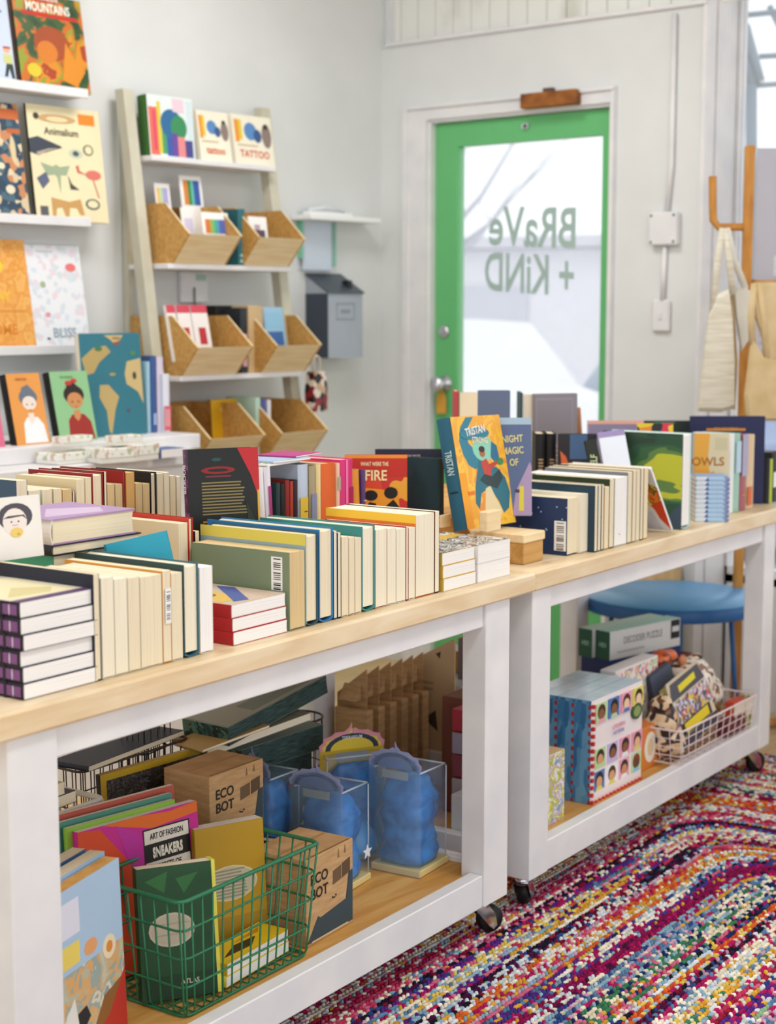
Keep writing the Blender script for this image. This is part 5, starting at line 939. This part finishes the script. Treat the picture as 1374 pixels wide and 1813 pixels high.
# ---------------------------------------------------------------- clear toy packs with blue figures
BLUE=STR('blue_plastic','#12509c','#3c8fe0',(1,1,1),22,.25,2,dist=.6); BLUE2=C('#4aa0e8',.3,spec=.6,noise=0)
SHELL=C('#a9cdf0',.06,alpha=.12,spec=1,noise=0)
def crown(W,H):
    p=[(0,0),(W,0),(W,H*.80)]
    for t in range(13):
        a=t/12*pi; r=1+.05*cos(a*12); p.append((W/2+W*.5*cos(a)*r*.98,H*.84+H*.10*sin(a)*r))
        if t==5: p.append((W*.55,H*.955))
        if t==6: p.append((W*.5,H)); p.append((W*.46,H*.96))
    p.append((0,H*.80)); return p
def toy(label,u,v,yaw,W=.135,D=.10,H=.30,fig=True,front='#c8a820'):
    a=radians(yaw); x=TT*cos(a)+TN*sin(a); y=TN*cos(a)-TT*sin(a); e=empty('toy_pack',fr(uvw(u,v,ZS),x,y,ZU),label,'toy','clear toy packs on the left table shelf')
    m=MB(); I=Matrix.Identity(4); f=fr(V((0,0,0)),V((1,0,0)),V((0,0,1)),V((0,-1,0)))
    m.prism(crown(W,H),f,.0012,C(front,.4) if fig else C(front,.4)) if front!='clear' else m.prism(crown(W,H),f,.001,SHELL); m.build('backing_card',e)
    m=MB(); q=[(p[0]*.9+W*.05,p[1]) for p in crown(W,H) if p[1]>H*.80]; q=[(W*.05,H*.80)]+q[::-1][::-1]
    it=[('p',[(p[0]/W,p[1]/H) for p in crown(W,H) if p[1]>=H*.79],'#d88fa0' if front!='clear' else '#a8a4d0'),('p',[(.5+(p[0]/W-.5)*.9,.80+(p[1]/H-.80)*.78) for p in crown(W,H) if p[1]>=H*.79],'#e3c93a' if front!='clear' else '#7c9cd8'),
        ('p',[(.5+.42*cos(t),.80+.115*sin(t)) for t in [pi*k/10 for k in range(11)]]+[(.5-.34*cos(t),.80+.085*sin(t)) for t in [pi*k/10 for k in range(11)]],'#2a3450'),('t','TERRARIUM',.5,.885,.035,'#d8dce4',0,.85),('r',.25,.72,.75,.78,'#9aa0a0')]
    draw(e,f@Matrix.Translation((0,0,.0013)),W,H,it,('printed_header','title'))
    m=MB(); rings=[]
    for z,s in ((.02,1),(.3,1),(.68,1),(.745,.98),(.775,.9),(.785,.72)):
        r=[]; n=24
        for k in range(n):
            t=2*pi*k/n; c_,s_=cos(t),sin(t); ex=.22; px=(abs(c_)**ex)*(1 if c_>=0 else -1)*W*.47*s+W/2; py=(abs(s_)**ex)*(1 if s_>=0 else -1)*D*.46*s-D/2-.002; r.append(V((px,py,z*H)))
        rings.append(r)
    m.loft(rings,SHELL); m.build('clear_shell',e)
    m=MB(); hz=H*.765; ED=C('#dbe8f6',.1,alpha=.7,spec=1,noise=0)  # highlights along the shell edges, put in as pale tubes
    m.tube([(W*.06,-D*.93,hz),(W*.94,-D*.93,hz)],.0022,ED,6); m.tube([(W*.06,-D*.93,hz),(W*.06,-.01,hz+.004)],.0022,ED,6); m.tube([(W*.94,-D*.93,hz),(W*.94,-.01,hz+.004)],.0022,ED,6)
    for xx in (.05,.95): m.tube([(W*xx,-D*.95,H*.06),(W*xx,-D*.95,hz-.004)],.0016,ED,6)
    m.build('shell_edge_highlights',e)
    m=MB(); m.box((W*.02,-D,0.001),(W*.98,-.002,H*.055),C('#e3cf8e'),bev=.002); m.build('base_tray',e)
    if fig:
        rnd=random.Random(int(u*1000)); m=MB(); rings=[]; N=20
        for z in [i/22 for i in range(23)]:
            w=.40+.025*sin(z*11+1)+.02*sin(z*27); w*= (1 if z<.9 else 1-(z-.9)*4); r=[]
            for k in range(N):
                t=2*pi*k/N; c_,s_=cos(t),sin(t); bump=1+.05*sin(3*t+z*14)+.05*sin(8*t+z*22); px=(abs(c_)**.6)*(1 if c_>=0 else -1)*W*w*bump+W/2; py=(abs(s_)**.6)*(1 if s_>=0 else -1)*D*w*1.0*bump-D/2; r.append(V((px,py,H*.07+z*H*.64)))
            rings.append(r)
        m.loft(rings,BLUE); m.build('blue_body',e)
        m=MB(); m.lathe([(0,0),(W*.30,0),(W*.33,.01),(W*.28,.045),(W*.16,.07),(0,.075)],Matrix.Translation((W/2,-D/2-.008,H*.075)),BLUE2,20); m.build('blue_dome',e)
    return e
toy('clear toy pack with a blue body, rightmost next to the table leg',2.995,2.005,94,.14,.14,.32,front='clear')
toy('clear toy pack with a blue body, middle one just right of the kit box',2.80,2.085,96,.14,.135,.305,front='clear')
toy('toy pack with a yellow arched header, behind the two clear ones',2.965,2.275,-32,.165,.03,.335)
toy('clear toy pack with a blue body, leftmost behind the stacked kit boxes',2.74,2.245,94,.10,.13,.33,front='clear')
m=MB(); star=[]
for k in range(10): r=.018 if k%2==0 else .008; star.append((r*sin(k*pi/5),r*cos(k*pi/5)))
P=pt(TV(2.10),650,1508); e=empty('star_sticker',fr(P,TT,ZU,-TN),'white star badge at the foot of the middle toy pack','badge'); m.prism(star,Matrix.Identity(4),.0015,C('#e4e6ee')); m.build('star_shape',e)
# hanging craft packs on the left part of the right table's shelf
for k,u in enumerate((3.335,3.39,3.445,3.50,3.55,3.60)):
    e=empty('hanging_pack',fr(uvw(u,2.44,ZS),TT,TN,ZU),'brown cardboard pack, '+('leftmost','second from the left','third from the left','fourth from the left','second from the right','rightmost plain one')[k]+' of the row behind the toy packs','pack','brown cardboard packs in a row')
    m=MB(); m.box((.003,-.035,0),(.033,.07,.27),CARD,bev=.002); m.build('box_body',e)
    m=MB(); m.prism([(-.012,0),(.085,0),(.085,.30),(-.012,.375)],fr(V((.0345,0,0)),V((0,1,0)),V((0,0,1)),V((1,0,0))),.0025,CARD); m.build('hang_card',e)
    m=MB(); m.prism([(.004,.2905),(.034,.2905),(.034,.33)],fr(V((0,.06,0)),V((1,0,0)),V((0,0,1)),V((0,-1,0))),.055,CARD); m.build('folded_flap',e)
e=empty('printed_pack',fr(uvw(3.655,2.47,ZS),TT,TN,ZU),'pale cardboard pack with a round hole and black print, right of the brown packs','pack')
KC=C('#d3b48c',.8)
m=MB(); m.prism([(-.135,0),(.03,0),(.03,.33),(-.135,.42)],fr(V((0,0,0)),V((0,1,0)),V((0,0,1)),V((1,0,0))),.003,KC); m.build('hang_card',e)
m=MB(); m.box((.0035,-.12,0),(.035,.02,.26),KC,bev=.002); m.build('box_body',e)
draw(e,fr(V((0,.03,0)),V((0,-1,0)),V((0,0,1)),V((-1,0,0))),.165,.42,[('p',[(.62,.88),(.72,.90),(.70,.85)],'#3a2c20'),('b',.1,.62,.6,.70,2,'#b0926a'),('t','RS',.42,.54,.07,'#3a3028',0,.7),('p',[(.42,.44),(.62,.5),(.66,.36),(.5,.40)],'#4a3e34')])
def plainbox(label,u,v,z,W,D,H,col,rz=0,art=None,side=None,name='game_box',cat='box',topm=None,group=None,lidH=.6):
    a=radians(rz); x=TT*cos(a)+TN*sin(a); y=TN*cos(a)-TT*sin(a); e=empty(name,fr(uvw(u,v,z),x,y,ZU),label,cat,group); c=C(col) if isinstance(col,str) else col
    m=MB(); m.box((0,0,0),(W,D,H),c,bev=.0012); m.build('box_body',e)
    m=MB(); m.box((.001,.001,H+.0001),(W-.001,D-.001,H+.0012),(C(topm) if isinstance(topm,str) else topm) or c); m.build('box_top',e)
    if art: draw(e,fr(V((0,0,0)),V((1,0,0)),V((0,0,1)),V((0,-1,0))),W,H,art)
    if side: draw(e,fr(V((0,D,0)),V((0,-1,0)),V((0,0,1)),V((-1,0,0))),D,H,side,('side_art','side_title'))
    return e
plainbox('grey game box with a red top edge behind the brown packs',3.74,2.30,ZS,.2,.08,.40,'#7a6a70',art=[('r',0,.93,1,1,'#9c1c28'),('r',.05,.1,.95,.88,PAT('busy_dark_print',['#5a5058','#8a8088','#3a3438','#a89aa0'],50)),('r',.1,.6,.5,.75,'#2a2630')],topm='#9c1c28')
PK=PAT('pink_pile_print',['#b8485a','#d8a0a8','#8c3a48','#e0c8cc'],30)
for k in range(5):
    plainbox('pink and grey boxed game in the pile behind the right toy pack, '+('lowest','second lowest','middle','second highest','topmost')[k],3.40,2.06,ZS+.0605*k,.15,.12,.055,('#6a6870','#b8b0b8','#8c4a5a','#a8a0b8','#b83a4a')[k],art=[('r',.05,.1,.95,.9,PK)],topm='#c85a68')
plainbox('white box low behind the right toy pack',3.32,1.99,ZS,.07,.14,.10,'#d8d8dc')
# ---------------------------------------------------------------- lower shelf of the right table
ff=[('r',0,0,1,1,'#efe6e6')]
rn=random.Random(5); skin=['#e8b890','#8a5a3c','#c98c60','#f0cfae','#5e3c2a','#d8a070']; bgc=['#e0d46a','#8fc0e0','#e8a0b8','#b8d8a0','#4a7ab8','#e88a7a','#c8b8e0','#f0f0f0']
for b in (.12,.34,.78):
    for a in (.08,.32,.56,.80):
        bg=rn.choice(bgc); ff+=[('r',a-.01,b-.02,a+.19,b+.17,bg),('d',a+.09,b+.085,.075,.07,rn.choice(['#2a1c18','#4a2a1a','#17141a','#8a3a2a'])),('d',a+.09,b+.06,.055,.05,rn.choice(skin)),('p',[(a+.02,b-.02),(a+.05,b+.02),(a+.13,b+.02),(a+.16,b-.02)],rn.choice(bgc))]
ff+=[('t','LITTLE PEOPLE',.5,.66,.05,'#d85a8a',0,.8),('t','BIG DREAMS',.5,.60,.05,'#8a7ac0',0,.8),('d',.86,.72,.1,.075,'#3c5a3a'),('d',.86,.72,.07,.05,'#8aa060')]
for i in range(14): ff+=[('r',i/14+.01,.0,i/14+.04,.02,'#d8483a'),('r',.0,i/14,.03,i/14+.035,'#c83a3a')]
fs_=[('r',0,0,1,1,PAT('blue_weave',['#3f7fb0','#5a95bf','#36709f','#6aa3c8'],70,sc=(1,1,.3)))]+[('r',.85,i/12,1,i/12+.04,'#a8343a') for i in range(12)]
TOP=STR('glossy_pale_top','#a8c4d8','#e8f0f4',(1,1,1),6,.2,3)
for k,l in enumerate(('nearest','second','third','rearmost')):
    pass
for k in range(4):
    l=('front one showing many drawn faces','second from the front','third from the front','rearmost')[k]
    plainbox('blue sided memory game box with faces, '+l,3.728,1.952+.051*k,ZS,.305,.050,.283,'#4f8fbe',art=ff if k==0 else None,side=fs_,topm=TOP,group='blue sided memory game boxes',rz=0)
plainbox('white puzzle box with small patterned figures behind the memory games',4.062,2.05,ZS,.275,.05,.287,'#ece4dc',art=[('r',.02,.02,.98,.98,PAT('figures_print',['#f0eae4','#f0eae4','#d8604a','#e8c0a0','#6a9ac0','#e8a0b0','#f0eae4','#c8d8b0'],75))],topm='#e8e6ea')
plainbox('small orange box with a white oval label beside the memory games',4.05,1.975,ZS,.15,.06,.125,'#d9823a',art=[('d',.6,.5,.25,.3,'#f0e8d8'),('d',.6,.5,.13,.17,'#e0c8a0')])
plainbox('white and flowery card box at the left front of the right shelf',3.44,1.955,ZS,.15,.075,.185,'#dfe0d4',art=[('r',0,0,1,1,PAT('garden_print',['#d8dfe4','#e0e4e0','#d8c83a','#a8b84a','#c8a8d0','#e8e4dc','#8aa0c0'],36,noise=True,dist=1)),('p',[(.1,.9),(.3,.8),(.2,.7)],'#7a5aa8')],topm='#d8b88a')
for k,(l,c) in enumerate((('lowest white game box in the pile behind the memory games','#e6e4ea'),('middle white game box in the pile behind the memory games','#dfe2ea'),('top glossy white game box in the pile behind the memory games','#eceef2'))):
    plainbox(l,3.64+.02*k,2.27,ZS+.095*k,.44-.02*k,.24,.093,c,rz=2*k-2,topm=TOP if k==2 else '#e8e8ee')
plainbox('reddish brown box left behind the memory games',3.46,2.18,ZS,.17,.07,.31,'#7f4a3c',topm='#8a5a4a')
plainbox('black and gold puzzle box lying on the white game boxes',3.80,2.26,ZS+.288,.075,.22,.06,'#a8822a',rz=0,art=[('r',.08,.05,.92,.6,'#17161a'),('r',.3,.2,.75,.4,'#e0dcd0')],topm='#e6e8ec')
dec=[('r',0,0,1,1,'#dcdcda'),('t','DECODER PUZZLE',.46,.60,.34,'#8a8a8c',0,.75),('b',.1,.15,.55,.32,1,'#b8b8ba'),('r',.86,.3,.99,.98,'#23262c'),('r',.88,.55,.98,.75,'#d8dce0')]
gs=[('r',0,0,1,1,'#1f5a44'),('t','HEX',.5,.5,.22,'#a8d0b8',0,.8)]
U0=4.06
plainbox('decoder puzzle box with green end, front one of the pair on the blue box',4.345,2.215,ZS+.2485,.345,.055,.088,'#dcdcda',rz=-13,art=dec,side=gs,topm='#a8d8cc')
plainbox('decoder puzzle box with green end, rear one of the pair',4.345,2.275,ZS+.2485,.345,.055,.088,'#dcdcda',rz=-13,side=gs,topm='#b8d8cc')
plainbox('dark blue space themed puzzle box under the decoder puzzles',4.345,2.215,ZS,.345,.115,.247,'#1f2f6a',rz=-13,art=[('r',0,0,1,1,'#22346f'),('d',.78,.62,.09,.14,'#d85a6a'),('d',.78,.62,.05,.07,'#e8b0a8'),('d',.6,.85,.06,.08,'#e06a6a'),('p',[(.5,.7),(.55,.9),(.6,.7),(.55,.5)],'#dfe4ee'),('p',[(.85,.85),(.95,.9),(.95,.8)],'#5fc0a0'),('d',.4,.5,.04,.06,'#4a7ac8'),('d',.7,.3,.02,.03,'#e8e8f0'),('d',.3,.8,.02,.03,'#e8e8f0'),('r',.45,.5,.49,.95,'#e8dfa8')],topm='#2a3f80')
# white wire basket with plush animals and printed pouches
PW=C('#ecd8d8',.4,noise=0)
wires('white wire basket of spotted plush toys at the right end of the right shelf',uvw(4.42,1.972,ZS),0,.255,.085,.0145,.12,PW,.10,11,5,4,.0016,.003)
LEO=PAT('spotted_plush',['#e0c4a0','#e6cfb0','#2a1a14','#e0c4a0','#6a4428','#d8b48c','#2a1c18'],58); LEO2=PAT('cream_spotted_plush',['#efe3d4','#efe3d4','#efe3d4','#4a342a','#efe3d4','#8a6450'],62)
def blob(mb,c,r,mat,n=14,q=1,seed=0):
    rn=random.Random(seed); ph=[rn.uniform(0,6) for _ in range(4)]; rings=[]
    for i in range(1,n):
        t=pi*i/n; rr=[]
        for k in range(18):
            a=2*pi*k/18; w=1+.05*sin(3*a+ph[0]+t*2)+.04*sin(5*t+ph[1]+a); rr.append(V((c[0]+r[0]*sin(t)*cos(a)*w,c[1]+r[1]*sin(t)*sin(a)*w,c[2]+r[2]*cos(t)*w)))
        rings.append(rr)
    mb.loft(rings[::-1],mat)
def plush(label,u,v,z,parts,extra=(),rz=0,group=None):
    e=empty('plush_toy',fr(uvw(u,v,z),TT,TN,ZU)@Matrix.Rotation(rz,4,'Z'),label,'toy',group); m=MB()
    for i,(c,r,mt) in enumerate(parts): blob(m,c,r,mt,seed=i)
    m.build('plush_body',e)
    for nm,c,r,mt in extra: m=MB(); blob(m,c,r,mt,8); m.build(nm,e)
plush('dark spotted plush toy leaning at the left side of the wire basket',4.215,1.975,ZS+.016,[((0,0,.085),(.05,.05,.085),LEO),((.02,-.01,.045),(.06,.055,.045),LEO),((.0,0,.15),(.035,.035,.035),LEO)])
plush('big cream spotted plush toy lying in the wire basket',4.55,2.035,ZS+.075,[((0,0,.08),(.13,.07,.075),LEO2),((.05,0,.05),(.12,.07,.05),LEO2),((-.02,.0,.13),(.10,.06,.04),LEO2)],[('ear',(-.07,0,.17),(.02,.012,.02),C('#c8845a')),('ear',(.03,0,.165),(.03,.02,.012),LEO)])
plush('orange knitted plush arm with dark spots on top of the basket heap',4.42,2.08,ZS+.225,[((0,0,.03),(.05,.035,.03),PAT('orange_spotted_plush',['#d8683a','#c85028','#8a3a1c','#e07a44'],40)),((.05,0,.035),(.03,.03,.018),C('#e27b4c'))])
plush('tan plush heap at the right end of the wire basket',4.66,2.08,ZS+.13,[((0,0,.045),(.04,.05,.04),C('#c4a27c')),((-.06,0,.05),(.05,.04,.035),LEO)])
def pouch(label,A_px,B_px,yt,v,art,col,zb,ln=20,W=None):
    A=pt(TV(v),A_px,yt+80);B=pt(TV(v),B_px,yt+80);A.z=B.z=zb;r=(B-A).normalized();W=(B-A).length;H=(pt(TV(v),(A_px+B_px)/2,yt).z-zb)/cos(radians(ln)); n,r2,u=lean_basis(r,radians(ln),radians(8)); e=empty('printed_pouch',fr(A,r2,u,n),label,'pouch')
    m=MB(); m.loft([[V((x,y,-.02)) for x,y in ((.1*W,.05*H),(.9*W,.05*H),(.85*W,.93*H),(.15*W,.95*H))],[V((x,y,-.008)) for x,y in ((0,0),(W,0),(.88*W,H),(.12*W,H))],[V((x,y,0)) for x,y in ((.02*W,.01*H),(.98*W,.01*H),(.86*W,.98*H),(.14*W,.98*H))]],C(col,.6),smooth=False); m.build('pouch_body',e); draw(e,Matrix.Identity(4),W,H,art,('printed_front','title'))
pouch('grey printed pouch with yellow labels in front of the plush heap',1211,1283,1203,1.908,[('p',[(.14,.97),(.84,.97),(.92,.72),(.08,.72)],'#4a4c56'),('p',[(.3,.88),(.72,.9),(.72,.80),(.3,.78)],'#e3d42a'),('p',[(.07,.7),(.93,.7),(.97,.36),(.03,.36)],PAT('beads_print',['#6a6880','#c85a6a','#d8d4e0','#4a4a60','#e0c83a','#a8a0b8'],90)),('r',.12,.18,.86,.36,'#23242c'),('r',.2,.2,.8,.34,'#e6cf28'),('r',.04,.02,.96,.17,'#3a3c4c')],'#d8c8ac',ZS+.035,16)
pouch('dark grey pouch with a yellow strip leaning behind the printed one',1176,1222,1190,1.99,[('p',[(.1,.97),(.9,.97),(.95,.6),(.05,.6)],'#4c5468'),('r',.3,.6,.9,.72,'#d8d070')],'#3a3f4c',ZS+.03,12)
for l,x0,x1,y,c in (('red and white small toy behind the wires, right in the basket',1300,1318,1245,'#c84a30'),('olive small toy behind the wires, right in the basket',1320,1347,1238,'#8a8a34')):
    A=pt(TV(1.91),x0,y);B=pt(TV(1.91),x1,y+40); plainbox(l,A.dot(TT),1.91,B.z if B.z>ZS else ZS+.01,(B-A).dot(TT),.03,A.z-B.z,c,name='small_toy',cat='toy',art=[('r',.0,.5,1,.95,'#e8dcc8')])
plainbox('maroon card box behind the right end of the wire basket',4.66,2.13,ZS,.10,.06,.21,'#7a3c3c',topm='#8a4a48')
plainbox('dark red flat box inside the right end of the wire basket',4.52,1.90,ZS+.018,.14,.04,.045,'#6a2a30')
# ---------------------------------------------------------------- light
w=bpy.data.worlds.new('daylight'); SC.world=w; w.use_nodes=True; bg=w.node_tree.nodes['Background']; bg.inputs[0].default_value=(.93,.965,1,1); bg.inputs[1].default_value=WORLD
def area(nm,O,rot,sx,sy,p,col):
    l=bpy.data.lights.new(nm,'AREA'); l.shape='RECTANGLE'; l.size=sx; l.size_y=sy; l.energy=p; l.color=col; o=bpy.data.objects.new(nm,l); COL.objects.link(o); o.location=O; o.rotation_euler=rot; return o
for i,(x,y) in enumerate(((1.0,.6),(3.2,.9),(1.4,3.0),(3.6,3.2))):  # soft lamps added out of view to brighten the room
    e=empty('added_ceiling_light',V((x,y,3.1)),'flat white ceiling lamp panel','lamp','added ceiling lamp panels'); m=MB(); m.box((-.45,-.3,-.03),(.45,.3,-.001),WHT); m.build('housing',e)
    area('soft_fill_lamp',(x,y,3.06),(0,0,0),.85,.55,LAMP,(1,.985,.96))
SC.view_settings.view_transform='Standard'; SC.view_settings.look='None'; SC.view_settings.exposure=EXPO; SC.view_settings.gamma=1; SC.view_settings.use_curve_mapping=False
